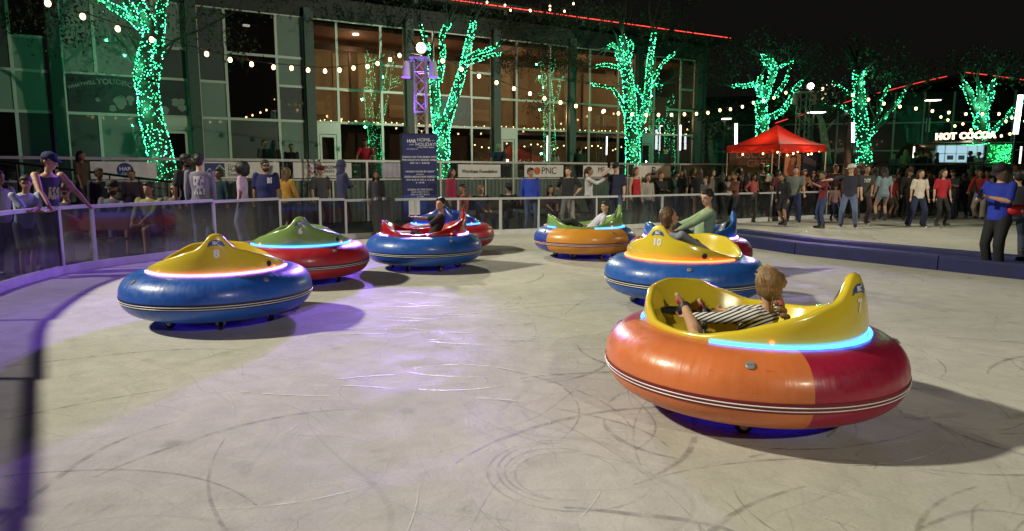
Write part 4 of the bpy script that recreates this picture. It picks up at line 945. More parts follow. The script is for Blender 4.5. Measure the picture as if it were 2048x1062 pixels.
# ================================================================ kiosk
KC = unp(838, 400, 17.6); KZ = unp(838, 270, 17.6).z
KX = V((math.cos(R(14)), math.sin(R(14)), 0)); KN = V((KX.y, -KX.x, 0))
t = thing('information_kiosk', 'dark blue boxy programme kiosk with white lettering under the violet mast', 'kiosk', (KC.x, KC.y, 0))
NAVY = mat('kiosk_navy', (.014, .018, .13), .5, noise=.1, scale=3); NAVYD = mat('kiosk_dark', (.008, .009, .03), .5); NAVYL = mat('kiosk_skirt', (.03, .06, .30), .5)
hw = .43; hd = .34; M3 = Matrix((KX, -KN, V((0, 0, 1)))).transposed()
g = G(); g.box((0, 0, KZ / 2 + .01), (2 * hw, 2 * hd, KZ - .02), M=M3); g.build('body', NAVYD, t)
g = G(); g.box(KN * (hd + .006) + V((0, 0, KZ / 2 + .16)), (2 * hw - .005, .008, KZ - .35), M=M3); g.build('front_print', NAVY, t)
g = G(); g.box(KN * (hd + .006) + V((0, 0, .66)), (2 * hw - .005, .010, .62), M=M3); g.build('skirt', NAVYL, t)
g = G(); g.box(V((0, 0, KZ + .005)), (2 * hw + .02, 2 * hd + .02, .03), M=M3); g.build('lid', NAVYD, t)
def kt(s, u, z, size, bold=.02): text(s, t, frame(KX * u + KN * (hd + .012) + V((0, 0, z)), KX), size, LT, bold, .001)
K0 = KZ
kt('HAR', -.20, K0 - .17, .11, .03); kt('.com', -.20, K0 - .25, .06, .0); kt('HOME', .10, K0 - .14, .115, .0); kt('for the', .31, K0 - .15, .045, 0); kt('HOLIDAYS', .17, K0 - .25, .115, .0); kt('at DISCOVERY GREEN', .15, K0 - .32, .042, .01); kt('discoverygreen.com', -.18, K0 - .36, .035, .01)
for s_, dz, q in (('CAROLS ON THE GREEN WITH', .56, .062), ('THE HOUSTON GRAND OPERA', .635, .062), ('DEC 16, 7 - 8:30 PM', .71, .058), ('HOLIDAY FLICKS BY NIGHT', .92, .058), ('presented by', .985, .035), ('GREEN MOUNTAIN ENERGY', 1.05, .062), ('NOV 22 & 29, DEC 6, 13 & 20', 1.125, .056), ('6 - 10 PM', 1.195, .052), ('SCREEN ON THE GREEN', 1.37, .058), ('MOVIES UNDER THE STARS', 1.43, .036), ('NOV 16, OCT 25 & 27', 1.49, .05), ('6 - 9 PM', 1.55, .045)): kt(s_, 0, K0 - dz, q, .015)
def ks(s, v, z, size, bold=.02): text(s, t, frame(-KX * (hw + .004) + KN * v + V((0, 0, z)), -KN * -1), size, mat('print_dim', (.32, .32, .38), .5), bold, .001)
ks('THE', .02, K0 - .58, .06); ks('GREEN', .02, K0 - .65, .06); ks('DISC', .0, K0 - 1.12, .10); ks('2', .0, K0 - 1.34, .34, .03); ks('4', .0, K0 - 1.56, .26, .03)
# ================================================================ red tent
def tentmat():
    m = mat('tent_red', (.50, .022, .015), .7, noise=.1, scale=2, bump=.1); n = m.node_tree.nodes; L = m.node_tree.links
    tr = n.new('ShaderNodeBsdfTranslucent'); tr.inputs[0].default_value = (.55, .03, .02, 1); mx = n.new('ShaderNodeMixShader'); mx.inputs[0].default_value = .35
    L.new(n['Principled BSDF'].outputs[0], mx.inputs[1]); L.new(tr.outputs[0], mx.inputs[2]); L.new(mx.outputs[0], n['Material Output'].inputs[0]); return m
TC = unp(1548, 372, 25.4); tz = unp(1548, 305, 25.4).z; th = unp(1548, 249, 25.4).z; te = unp(1548, 291, 25.4).z
t = thing('canopy_tent', 'red pop-up canopy tent with small bulbs hanging along its edge', 'tent', (TC.x, TC.y, 0))
RT = tentmat(); a45 = R(28); q = 1.22
cor = [V((math.cos(a45 + math.pi / 2 * k) * 0 + (q * (math.cos(a45) * sx - math.sin(a45) * sy)), q * (math.sin(a45) * sx + math.cos(a45) * sy), 0)) for k, (sx, sy) in enumerate(((-1, -1), (1, -1), (1, 1), (-1, 1)))]
for k in range(4):
    A, B = cor[k], cor[(k + 1) % 4]; rs = []; n = 10
    for i in range(n + 1):
        u = i / n; row = []
        for j in range(9):
            v = j / 8; e = A.lerp(B, v); z_ = te + (th - te) * (u ** 1.45) - .05 * math.sin(math.pi * v) * (1 - u); row.append(V((e.x * (1 - u), e.y * (1 - u), z_)))
        rs.append(row)
    g = G(); g.rings(rs, cap=False, close=False); 
    g.rings([[A.lerp(B, j / 16) + V((0, 0, te + .001)) for j in range(17)], [A.lerp(B, j / 16) * 1.004 + V((0, 0, tz + .02 * (j % 2))) for j in range(17)]], cap=False, close=False)
    g.build('canopy_panel', RT, t, True)
for c in cor: g = G(); g.tube([c * .985, c * .985 + V((0, 0, te - .01))], .022, 6); g.build('leg', mat('tent_leg', (.45, .45, .42), .4), t)
g = G()
for k in range(4):
    A, B = cor[k] * .97, cor[(k + 1) % 4] * .97
    for i in range(4):
        a, b = A.lerp(B, i / 4), A.lerp(B, (i + 1) / 4); zz = (te - .05, tz + .02) if i % 2 else (tz + .02, te - .05)
        g.tube([a + V((0, 0, zz[0])), b + V((0, 0, zz[1]))], .012, 5)
g.build('truss_bars', mat('black_steel'), t)
st = thing('string_lights', 'short string of warm bulbs along the red tent edge', 'string lights', (TC.x, TC.y, 0))
for k in (0, 3, 1):
    for i in range(5):
        p = cor[k].lerp(cor[(k + 1) % 4], (i + .5) / 5) * .96 + V((0, 0, tz + .05 - .12 * (i % 2))); g = G(); g.ell((0, 0, 0), (.030, .030, .042), None, 8, 6); o = g.build('bulb', BWARM, st, True); o.location = p
g = G()
for k in (0, 3, 1): g.tube([cor[k] * .96 + V((0, 0, tz + .12)), cor[k].lerp(cor[(k + 1) % 4], .5) * .96 + V((0, 0, tz + .06)), cor[(k + 1) % 4] * .96 + V((0, 0, tz + .12))], .006, 4)
g.build('cable', mat('black_steel'), st)
point('tent_lamp', (TC.x - .3, TC.y - .2, 2.25), 60, (1, .62, .34), .08); point('tent_lamp', (TC.x + .6, TC.y - .7, 2.2), 30, (1, .62, .34), .05)
# panels behind the tent
def board(px0, px1, y0, y1, Y, m, label, cat='sign', lines=(), tm=None, name='sign_board', th_=.05, es=None):
    a, b = unp(px0, y1, Y), unp(px1, y0, Y); c = (a + b) / 2; c.y = Y
    t = thing(name, label, cat, c); g = G(); g.box((0, 0, 0), (b.x - a.x, th_, b.z - a.z)); g.build('panel', m, t)
    for s_, u, v, size, bold in lines: text(s_, t, frame((u * (b.x - a.x), -th_ / 2 - .006, v * (b.z - a.z)), (1, 0, 0)), size, tm or LT, bold, .002)
    return t, b.x - a.x, b.z - a.z
board(1458, 1592, 300, 330, 28.4, mat('sign_brown', (.07, .03, .02), .6), 'dark brown DISCOVERY GREEN sign seen below the tent edge', lines=(('DISCOVERY', 0, .18, .42, .02), ('GREEN', 0, -.42, .42, .0)), tm=mat('sign_dim', (.30, .16, .10), .6))
t, bw, bh = board(1568, 1602, 308, 352, 26.9, mat('poster_warm', (.42, .24, .15), .6, noise=.2, scale=3), 'tall warm poster with a person holding a phone, behind the tent', 'poster')
g = G(); g.ell((.02, -.03, .22), (.10, .008, .13), None, 14, 8); g.build('face_print', mat('skin_m', SKIN['m'], .5), t, True)
g = G(); g.ell((.02, -.028, .30), (.14, .008, .10), None, 14, 8); g.ell((.10, -.027, .12), (.06, .006, .20)); g.build('hair_print', mat('hair_b', HAIR['b'], .6), t, True)
g = G(); g.ell((.0, -.029, -.20), (.22, .008, .24), None, 14, 8); g.cap((-.16, -.04, -.15), (-.10, -.04, .16), .05, .035); g.build('body_print', mat('print_rust', (.20, .07, .05), .6), t, True)
t, bw, bh = board(1603, 1634, 308, 356, 26.9, mat('poster_navy', (.02, .03, .08), .5), 'tall navy poster with pale slanting stripes, behind the tent', 'poster')
g = G()
for k in range(6): g.beam((-bw * .45, -.03, bh * (.30 - .05 * k) + .12), (bw * .45, -.03, bh * (.18 - .04 * k)), .012, .028, up=(0, -1, 0))
g.build('stripes', mat('print_dim'), t)
# ================================================================ festoon strings
def lerp_px(P, n=None): return P
def festoon(pts, label, r=.035, m=BWARM, cable=True):
    t = thing('festoon_string', label, 'string lights', pts[0], 0, None); o0 = V(pts[0])
    me = G().ell((0, 0, -.05), (r, r, r * 1.25), None, 8, 6).mesh('bulb', True); sk = G().tube([(0, 0, -.02), (0, 0, .03)], .018, 6).mesh('socket')
    for p in pts[1:-1]:
        b = ob('bulb', me, [m], t); b.location = V(p) - o0; s = ob('socket', sk, [mat('black_rubber')], b)
    if cable: g = G(); g.tube([V(p) - o0 + V((0, 0, .03)) for p in pts], .010, 5); g.build('cable', mat('black_rubber'), t)
    return t
SA = [(-60, -80), (60, -30), (95, 0), (165, 27), (235, 52), (303, 74), (413, 103), (460, 115), (503, 124), (547, 130), (583, 132), (616, 136), (650, 138), (679, 136), (707, 132), (735, 129), (755, 123), (780, 115), (799, 107), (838, 112)]
n = len(SA); YA = lambda x: 9.5 + (19.0 - 9.5) * min(1, max(0, (x + 60) / 898)) ** .9
festoon([unp(x, y, YA(x)) for x, y in SA], 'long string of warm bulbs sagging from the top left to the violet mast', .046)
SB = [(838, 112), (885, 118), (923, 135), (958, 149), (993, 162), (1028, 174), (1060, 184), (1089, 194), (1121, 202), (1152, 209), (1180, 215), (1208, 219), (1237, 224), (1264, 226), (1293, 227), (1317, 227), (1343, 227), (1369, 226), (1393, 225), (1416, 223), (1440, 218), (1461, 216), (1485, 211), (1507, 203), (1527, 199), (1548, 193), (1572, 183), (1606, 178)]
festoon([unp(x, y, 19 + 11 * (x - 838) / 768) for x, y in SB], 'long string of warm bulbs sagging between the two lattice masts', .052)
SC = [(1612, 178), (1645, 176), (1706, 188), (1737, 197), (1768, 205), (1800, 211), (1832, 215), (1865, 220), (1898, 223), (1932, 226), (1965, 226), (1998, 226), (2035, 222), (2090, 214)]
festoon([unp(x, y, 30 + 6 * (x - 1612) / 480) for x, y in SC], 'string of warm bulbs running right from the second mast', .060)
SD = [(1850, 225), (1882, 232), (1896, 238), (1910, 250), (1926, 246), (1942, 258), (1960, 262), (1985, 268), (2003, 270), (2020, 266), (2034, 250), (2050, 240), (2070, 230)]
festoon([unp(x, y, 36) for x, y in SD], 'short string of warm bulbs sagging over the HOT COCOA letters', .055)
SE = [(2000, 247), (2012, 240), (2024, 234), (2040, 229), (2060, 220)]
festoon([unp(x, y, 34) for x, y in SE], 'short string of warm bulbs at the right edge beside the white tube', .05)
for j, (pts, lab) in enumerate((([(940, 2), (974, 0), (1010, 6), (1061, 17), (1100, 8), (1147, 3), (1222, 8)], 'string of bulbs crossing the dark crown above the hall roof'), ([(985, 18), (1021, 16), (1060, 16), (1100, 15), (1129, 18), (1199, 22)], 'faint string of bulbs just above the red roof line'))):
    festoon([unp(x, y, 16.5) for x, y in pts], lab, .022, cable=False)
# ================================================================ lit trees
BARK = mat('bark', (.050, .042, .032), .9, noise=.4, scale=9, bump=.8)
LED = glow('green_led', (.03, 1, .30), 12); LEDC = glow('cyan_led', (.16, 1, .60), 12)
SHB = G().add([(1, 0, 0), (-1, 0, 0), (0, 1, 0), (0, -1, 0), (0, 0, 1), (0, 0, -1)], [(0, 2, 4), (2, 1, 4), (1, 3, 4), (3, 0, 4), (2, 0, 5), (1, 2, 5), (3, 1, 5), (0, 3, 5)]).mesh('bulb')
LEAF = []
for i, c in enumerate(((.018, .030, .012), (.030, .042, .016), (.050, .058, .024))): LEAF.append(mat('leaf_%s' % 'abc'[i], c, .7))
def tree(label, llabel, Y, limbs, nb, crown, leafn, leaf=.10, seed=1, br=.0135, lampE=22, dy=.5):
    r_ = random.Random(seed); trunkp = limbs[0][0]; base = unp(trunkp[0][0], trunkp[0][1], Y); z0 = DZ
    t = thing('tree', label, 'tree', (base.x, base.y, z0), 0, None); s = thing('tree_lights', llabel, 'string lights', (base.x, base.y, z0), 0, 'green lights wound round the tree trunks')
    o = V((base.x, base.y, z0)); g = G(); lit = []; tips = []
    for li, (pts, wid, glowto) in enumerate(limbs):
        dd = 0 if li == 0 else r_.uniform(-dy, dy); P = []; W_ = []
        for i, (x, y) in enumerate(pts):
            f = i / (len(pts) - 1); p = unp(x, y, Y + dd * f) - o; P.append(p); W_.append(wid[0] + (wid[1] - wid[0]) * f)
        if li == 0 and P[0].z > 0: P[0].z = 0
        Q = []; q = []
        n_ = 4
        for i in range(len(P) - 1):
            p0, p1, p2, p3 = P[max(i - 1, 0)], P[i], P[i + 1], P[min(i + 2, len(P) - 1)]
            for k in range(n_):
                u = k / n_; Q.append(.5 * ((2 * p1) + (p2 - p0) * u + (2 * p0 - 5 * p1 + 4 * p2 - p3) * u * u + (3 * p1 - p0 - 3 * p2 + p3) * u ** 3)); q.append(W_[i] + (W_[i + 1] - W_[i]) * u)
        Q.append(P[-1]); q.append(W_[-1]); g.tube(Q, q, 10)
        lit.append((Q, q, glowto)); tips.append((Q[-1], Q[-1] - Q[-3], q[-1]))
        # bare continuation
        d = (Q[-1] - Q[-3]).normalized()
        for b in range(5):
            e = [Q[-1]]; dd_ = (d + V((r_.uniform(-.6, .6), r_.uniform(-.6, .6), r_.uniform(-.1, .5)))).normalized(); rr = q[-1] * .6
            for k in range(4): e.append(e[-1] + dd_ * r_.uniform(.25, .5)); dd_ = (dd_ + V((r_.uniform(-.35, .35), r_.uniform(-.35, .35), r_.uniform(-.15, .25)))).normalized()
            g.tube(e, [rr, rr * .7, rr * .5, rr * .3, rr * .12], 6); tips.append((e[-1], dd_, .01))
    g.build('trunk', BARK, t, True)
    # crown of leaf sprays and hanging moss-like twigs
    g = G(); tw = G()
    for c, rad, cnt in crown:
        C = unp(c[0], c[1], Y + c[2]) - o
        for k in range(cnt):
            u = V((r_.gauss(0, 1), r_.gauss(0, 1), r_.gauss(0, 1))).normalized() * (r_.random() ** .45); p = C + V((u.x * rad[0], u.y * rad[1], u.z * rad[2]))
            if r_.random() < .35: e = p + V((r_.uniform(-.15, .15), r_.uniform(-.1, .1), r_.uniform(-.55, -.15))); tw.tube([p, (p + e) / 2 + V((.03, 0, 0)), e], .006, 3, False)
            g.m = r_.choice((0, 0, 1, 1, 2))
            for j in range(leafn):
                qv = p + V((r_.gauss(0, .16), r_.gauss(0, .16), r_.uniform(-.35, .12))); a = V((r_.gauss(0, 1), r_.gauss(0, 1), r_.gauss(0, 1) - .6)).normalized(); b = a.cross(V((r_.gauss(0, 1), r_.gauss(0, 1), r_.gauss(0, 1)))).normalized()
                l = leaf * r_.uniform(.5, 1.3); g.add([qv - a * l * .5, qv + b * l * .28, qv + a * l * .5, qv - b * l * .28], [(0, 1, 2, 3)])
    if g.v: g.build('crown', LEAF, t)
    if tw.v: tw.build('twigs', BARK, t, kind='stuff')
    # the lights
    tot = sum(sum((a - b).length * (ra + .02) for a, b, ra in zip(Q, Q[1:], q)) for Q, q, gt in lit)
    gb = G(); singles = []
    for Q, q, gt in lit:
        segs = [(a, b, ra) for a, b, ra in zip(Q, Q[1:], q)]
        for i, (a, b, ra) in enumerate(segs):
            if i / len(segs) > gt: continue
            k = nb * (b - a).length * (ra + .02) / tot; k = int(k) + (r_.random() < k % 1)
            d = (b - a).normalized(); x = d.cross(V((0, 1, .1))).normalized(); y = d.cross(x)
            for _ in range(k):
                th_ = r_.uniform(0, 6.283); p = a.lerp(b, r_.random()) + (x * math.cos(th_) + y * math.sin(th_)) * (ra + .012 + r_.uniform(0, .02)); gb.m = 1 if r_.random() < .25 else 0
                rr = br * r_.uniform(.6, 1.35)
                if len(singles) < 100 and math.sin(th_) * y.y + math.cos(th_) * x.y < -.3: singles.append((p, rr, gb.m)); continue
                gb.add([p + V(v) * rr for v in ((1, 0, 0), (-1, 0, 0), (0, 1, 0), (0, -1, 0), (0, 0, 1), (0, 0, -1))], [(0, 2, 4), (2, 1, 4), (1, 3, 4), (3, 0, 4), (2, 0, 5), (1, 2, 5), (3, 1, 5), (0, 3, 5)])
    if gb.v: gb.build('bulbs', [LED, LEDC], s, kind='stuff')
    for p, rr, k in singles:
        bo = ob('bulb', SHB, [LEDC if k else LED], s); bo.location = p; bo.scale = (rr, rr, rr)
    gw = G()
    for Q, q, gt in lit:
        n = int(len(Q) * gt); turns = max(2, int(sum((a - b).length for a, b in zip(Q, Q[1:])) * 4)); W2 = []
        for k in range(turns * 7):
            u = k / (turns * 7) * max(.1, gt) * (len(Q) - 1.001); i = int(u); p = Q[i].lerp(Q[i + 1], u - i); d = (Q[i + 1] - Q[i]).normalized(); x = d.cross(V((0, 1, .1))).normalized(); y = d.cross(x); th_ = k * 2 * math.pi / 7
            W2.append(p + (x * math.cos(th_) + y * math.sin(th_)) * (q[i] + .010))
        gw.tube(W2, .005, 3, False)
    gw.build('wire', mat('green_wire', (.01, .03, .015), .6), s)
    for i, (Q, q, gt) in enumerate(lit):
        if i < 3 and lampE:
            for f in (.25, .7):
                p = Q[int(f * gt * (len(Q) - 1))] + o; point('led_glow', p + V((.0, -(.18 + q[0]), 0)), lampE * (.8 if i else 1), (.10, 1, .45), .05)
    return t
F_ = [(1, 1)]
tree('dark thick tree at left wound with dense green lights, its crown out of frame', 'dense green lights on the thick left tree', 20.6,
  [([(335, 352), (318, 300), (300, 220), (296, 165)], (.36, .26), 1), ([(292, 195), (282, 150), (290, 110), (300, 60), (285, 20), (262, -20)], (.20, .12), 1), ([(300, 70), (268, 40), (240, 22), (215, 8), (200, -8)], (.13, .05), 1), ([(304, 160), (312, 120), (318, 70), (322, 20), (330, -20)], (.17, .10), .9), ([(270, 45), (255, 10), (240, -25)], (.09, .05), 1), ([(300, 120), (350, 80), (400, 60), (440, 40)], (.05, .02), 0)],
  1500, [((250, -10, 0), (2.2, 1.4, .9), 90), ((90, 30, -3), (1.6, 1.2, .7), 90), ((400, 30, 0), (1.3, 1, .9), 70), ((470, 90, 0), (.8, .6, .5), 25), ((560, -5, 0), (1.4, 1, .5), 50)], 6, seed=4)
tree('tree wound with green lights forking in a wide V beside the kiosk', 'green lights on the V-shaped tree beside the kiosk', 25.2,
  [([(884, 345), (884, 300), (884, 258)], (.28, .25), 1), ([(878, 270), (872, 215), (868, 160), (862, 130)], (.18, .12), 1), ([(888, 262), (905, 205), (925, 140), (938, 85), (948, 42)], (.17, .09), 1), ([(930, 120), (955, 105), (980, 98), (998, 88)], (.07, .04), 1), ([(928, 128), (960, 118), (985, 110), (1006, 107)], (.06, .03), 1), ([(878, 165), (885, 110), (884, 75), (892, 52)], (.10, .07), 1), ([(866, 150), (858, 105), (850, 75), (840, 48)], (.08, .04), 1), ([(884, 66), (894, 56), (902, 48)], (.06, .03), 1)],
  1600, [((900, -5, 0), (1.8, 1.2, .8), 90), ((960, 30, 1), (1.2, 1, .7), 60), ((780, 10, 0), (1.5, 1.0, .6), 60)], 6, seed=9)
tree('tall lit tree before the hall with a thick trunk and hanging foliage', 'green lights on the tall thick tree left of the hall end', 30.2,
  [([(1266, 345), (1266, 300), (1262, 240), (1258, 180), (1250, 120)], (.33, .20), 1), ([(1268, 290), (1285, 235), (1296, 180), (1300, 120), (1308, 66)], (.18, .08), 1), ([(1252, 150), (1235, 110), (1228, 90), (1215, 96)], (.10, .05), 1), ([(1252, 140), (1225, 132), (1205, 130), (1190, 134)], (.08, .03), 1), ([(1250, 125), (1248, 95), (1245, 70)], (.20, .10), 1), ([(1300, 170), (1318, 140), (1332, 120), (1352, 105)], (.07, .03), 1), ([(1252, 225), (1235, 190), (1218, 175), (1180, 168)], (.08, .03), 1), ([(1255, 120), (1262, 95), (1260, 82)], (.12, .06), 1), ([(1290, 200), (1272, 172), (1262, 170)], (.07, .04), 1), ([(1298, 172), (1325, 168)], (.06, .03), 1)],
  1900, [((1080, 40, 0), (1.7, 1.0, 1.0), 330), ((1000, 40, 0), (1.2, 1.0, .9), 90), ((1110, 105, 0), (1.5, .8, .75), 330), ((1030, 120, 0), (.9, .8, .5), 70), ((1180, 20, 0), (1.6, 1.0, .8), 200), ((1320, 60, 0), (1.4, 1, 1.0), 110), ((1080, 205, 0), (.8, .5, .45), 40), ((1390, 110, 1), (1.2, 1, 1.1), 100), ((1330, 5, 1), (1.8, 1, .8), 90)], 6, seed=12)
tree('lit tree with many upright limbs rising behind the red tent', 'green lights on the tree rising behind the red tent', 33.5,
  [([(1524, 352), (1524, 300), (1524, 240), (1522, 200)], (.30, .25), 1), ([(1522, 205), (1515, 170), (1490, 172), (1465, 172)], (.14, .05), 1), ([(1526, 205), (1542, 160), (1548, 135), (1540, 120), (1522, 112)], (.18, .07), 1), ([(1530, 240), (1560, 225), (1580, 200), (1590, 178), (1605, 162)], (.15, .06), 1), ([(1522, 195), (1520, 165), (1522, 150)], (.15, .07), 1), ([(1545, 150), (1565, 130), (1592, 124)], (.08, .03), 1), ([(1550, 195), (1572, 160), (1580, 135)], (.09, .04), 1), ([(1545, 150), (1530, 128), (1518, 108)], (.08, .03), 1)],
  1100, [((1520, 90, 0), (2.2, 1.4, .9), 90), ((1440, 120, 0), (1.6, 1.2, 1.2), 80), ((1620, 110, 0), (1.8, 1.2, .8), 70)], 6, leaf=.13, seed=21, br=.017)
tree('tree with sparse scattered green lights right of the second mast', 'sparse green lights on the tree right of the second mast', 33.0,
  [([(1726, 352), (1728, 300), (1722, 240), (1718, 190), (1716, 140)], (.34, .20), 1), ([(1716, 180), (1722, 155), (1732, 140)], (.16, .10), 1), ([(1748, 250), (1772, 232), (1795, 205), (1812, 180)], (.08, .05), 1), ([(1758, 228), (1766, 195), (1780, 168)], (.07, .04), 1), ([(1712, 235), (1690, 215), (1668, 208), (1648, 210)], (.09, .03), 1), ([(1716, 200), (1688, 180), (1665, 162)], (.07, .03), .9), ([(1735, 270), (1752, 258)], (.12, .10), 1), ([(1730, 290), (1744, 262), (1750, 250)], (.12, .08), 0)],
  620, [((1670, 185, -4), (.9, .6, .45), 60), ((1720, 110, 0), (2.4, 1.6, 1.1), 80), ((1800, 150, 0), (1.8, 1.2, .9), 60)], 6, leaf=.14, seed=33, br=.018)
tree('lit tree forking in three above the HOT COCOA trailer', 'green lights on the tree above the cocoa trailer', 42.0,
  [([(1962, 345), (1962, 262), (1962, 235), (1960, 220)], (.42, .34), 1), ([(1958, 235), (1945, 205), (1935, 180), (1924, 165)], (.22, .15), 1), ([(1962, 228), (1962, 195), (1956, 165)], (.22, .10), 1), ([(1966, 230), (1978, 200), (1985, 170), (1990, 160)], (.20, .14), 1), ([(1985, 262), (2010, 240), (2030, 215), (2048, 200)], (.14, .12), 1)],
  620, [((1960, 130, 0), (3, 2, 1.2), 80), ((2020, 140, 0), (2.4, 2, 1.4), 70)], 6, leaf=.18, seed=41, br=.023, lampE=45)
# bare unlit trunks
def baretree(label, Y, limbs, z0=DZ):
    b = unp(limbs[0][0][0][0], 340, Y); o = V((b.x, b.y, z0)); t = thing('tree', label, 'tree', o); g = G()
    for pts, wd in limbs: P = [unp(x, y, Y) - o for x, y in pts]; n = len(P); g.tube(P, [wd[0] + (wd[1] - wd[0]) * i / (n - 1) for i in range(n)], 8)
    g.build('trunk', mat('pale_bark', (.16, .14, .11), .9, noise=.4, scale=6, bump=.5), t, True)
    g = G(); r_ = random.Random(int(Y * 10)); c = unp(limbs[0][0][-1][0], limbs[0][0][-1][1], Y) - o
    for k in range(700):
        p = c + V((r_.gauss(0, .9), r_.gauss(0, .6), r_.gauss(.2, .5))); a = V((r_.gauss(0, 1), r_.gauss(0, 1), r_.gauss(0, 1))).normalized() * .08; b_ = a.cross(V((0, 1, .3))).normalized() * .05; g.m = r_.choice((0, 1, 2)); g.add([p - a, p + b_, p + a, p - b_], [(0, 1, 2, 3)])
    g.build('crown', LEAF, t)
baretree('unlit pale trunk right of the second mast', 34, [([(1656, 352), (1652, 300), (1646, 260), (1640, 235), (1630, 210)], (.24, .10)), ([(1648, 268), (1660, 250), (1672, 238)], (.08, .04))])
baretree('slim pale tree with a forked branch below the GROVE sign', 37, [([(1424, 352), (1420, 300), (1418, 275), (1415, 255)], (.22, .12)), ([(1420, 280), (1430, 265), (1438, 258)], (.07, .03))])
baretree('thin dark trunk beside the hall end wall', 37.5, [([(1402, 352), (1398, 300), (1397, 262)], (.18, .13))])
# ================================================================ second building, signs, lamps, flag
t = thing('building', 'far dark glass building with a red light line along its sloping eaves', 'building', (0, 0, 0))
B2 = []
Yb = 50.0; d0 = unp(1560, 345, Yb); d1 = unp(2140, 345, Yb - 4)
BD = (V((d1.x, d1.y, 0)) - V((d0.x, d0.y, 0))); LB = BD.length; BD.normalize(); BN = V((BD.y, -BD.x, 0)); B0 = V((d0.x, d0.y, 0))
def Bp(s, d, z): return B0 + BD * s + BN * d + V((0, 0, z))
def bbox(g, s0, s1, d0_, d1_, z0, z1):
    v = [Bp(s, d, z) for s in (s0, s1) for d in (d0_, d1_) for z in (z0, z1)]; g.add(v, [(0, 1, 3, 2), (4, 6, 7, 5), (0, 4, 5, 1), (2, 3, 7, 6), (0, 2, 6, 4), (1, 5, 7, 3)])
g = G(); bbox(g, -6, LB + 2, -8, -.02, 1, 7.0); g.build('wall', mat('far_wall', (.012, .015, .018), .3, noise=.2, coat=.5), t)
n = 10
for k in range(n + 1):
    s = LB * k / n; g = G(); bbox(g, s - .06, s + .06, -.015, .05, 1, 7.0); g.build('mullion', MUL, t)
for z_ in (3.0, 4.9): g = G(); bbox(g, -6, LB + 2, -.017, .04, z_, z_ + .09); g.build('transom', MUL, t)
for k in (4, 7): g = G(); s = LB * (k + .2) / n; bbox(g, s, s + .12, -.01, .07, 1, 2.98); bbox(g, s + 1.0, s + 1.12, -.01, .07, 1, 2.98); bbox(g, s + .12, s + 1.0, -.01, .07, 2.8, 2.98); g.build('door', mat('far_door', (.25, .26, .25), .5), t)
rl = [unp(1545, 248, Yb - 1), unp(1575, 238, Yb - 1), unp(1660, 214, Yb - 1), unp(1722, 195, Yb - 1), unp(1760, 185, Yb - 1), unp(1850, 162, Yb - 1), unp(1930, 145, Yb - 1), unp(1975, 150, Yb - 1), unp(2048, 160, Yb - 1), unp(2150, 172, Yb - 1)]
g = G(); g.rings([[p + V((0, 0, -.05)), p + V((0, 0, -.35)), p + V((0, 8, -.35)), p + V((0, 8, -.05))] for p in rl]); g.build('roof', FASC, t)
g = G(); rr = random.Random(3)
for a, b in zip(rl, rl[1:]):
    L_ = (b - a).length; s = rr.uniform(0, .8)
    while s < L_ - .2:
        e = min(L_, s + rr.uniform(.4, 1.8)); p, q_ = a.lerp(b, s / L_), a.lerp(b, e / L_); g.beam(p + V((0, -.05, 0)), q_ + V((0, -.05, 0)), .04, .045); s = e + rr.choice([.15, .5, 1.2])
g.build('light_line', glow('red_line2', (1, .06, .04), 1.6, True), t)
board(1390, 1450, 226, 279, 38.5, mat('grove_black', (.006, .006, .008), .5), 'black GROVE sign panel hanging right of the glass hall', lines=(('GROVE', 0, .18, .62, .02), ('Market & Park Promenade', 0, -.16, .165, .01)), tm=LT)
t, bw, bh = board(1851, 1861, 236, 264, 44, mat('pale_sign', (.30, .32, .28), .5), 'small tall pale hanging sign left of the cocoa letters'); 
for px, y0, y1, Y, lean, lab in ((1472, 247, 292, 34, -.002, 'white glowing vertical tube left of the red tent'), (1706, 245, 285, 34, 0, 'white glowing vertical tube behind the feather flag'), (2031, 190, 268, 33.5, -.045, 'bright white slanting tube at the right edge above the trailer'), (1388, 240, 300, 39, 0, 'thin white tube at the end of the hall')):
    a, b = unp(px, y1, Y), unp(px, y0, Y); b.x += (b.z - a.z) * -lean * 3; t = thing('glow_tube', lab, 'lamp', (a.x, a.y, DZ), 0, None); o = V((a.x, a.y, DZ))
    w_ = .11 if px > 2000 else (.07 if px != 1388 else .03); g = G(); g.tube([a - o, b - o], w_, 10); g.build('tube', glow('white_tube_out', (.88, .95, 1), 5, True), t, True)
    g = G(); g.tube([(0, 0, 0), a - o], .05, 6); g.build('pole', mat('black_steel'), t)
for px, py, Y, lab in ((1633, 223, 33, 'flat white street lamp head right of the second mast'), (1866, 199, 40, 'flat white street lamp head above the trailer'), (1453, 236, 36, 'small street lamp head above the GROVE sign edge')):
    p = unp(px, py, Y); t = thing('street_lamp', lab, 'street lamp', (p.x, p.y, DZ)); H = p.z - DZ
    g = G(); g.tube([(0, .3, 0), (0, .3, H + .05)], .05, 8); g.tube([(0, .3, H), (0, 0, H)], .03, 6); g.build('pole', mat('black_steel'), t)
    g = G(); g.box((0, 0, H), (.9 if px != 1453 else .5, .5, .06)); g.build('head', mat('lamp_housing'), t); g = G(); g.box((0, 0, H - .045), (.7 if px != 1453 else .4, .4, .03)); g.build('lamp_lens', glow('street_lens', (1, .88, .68), 9, True), t)
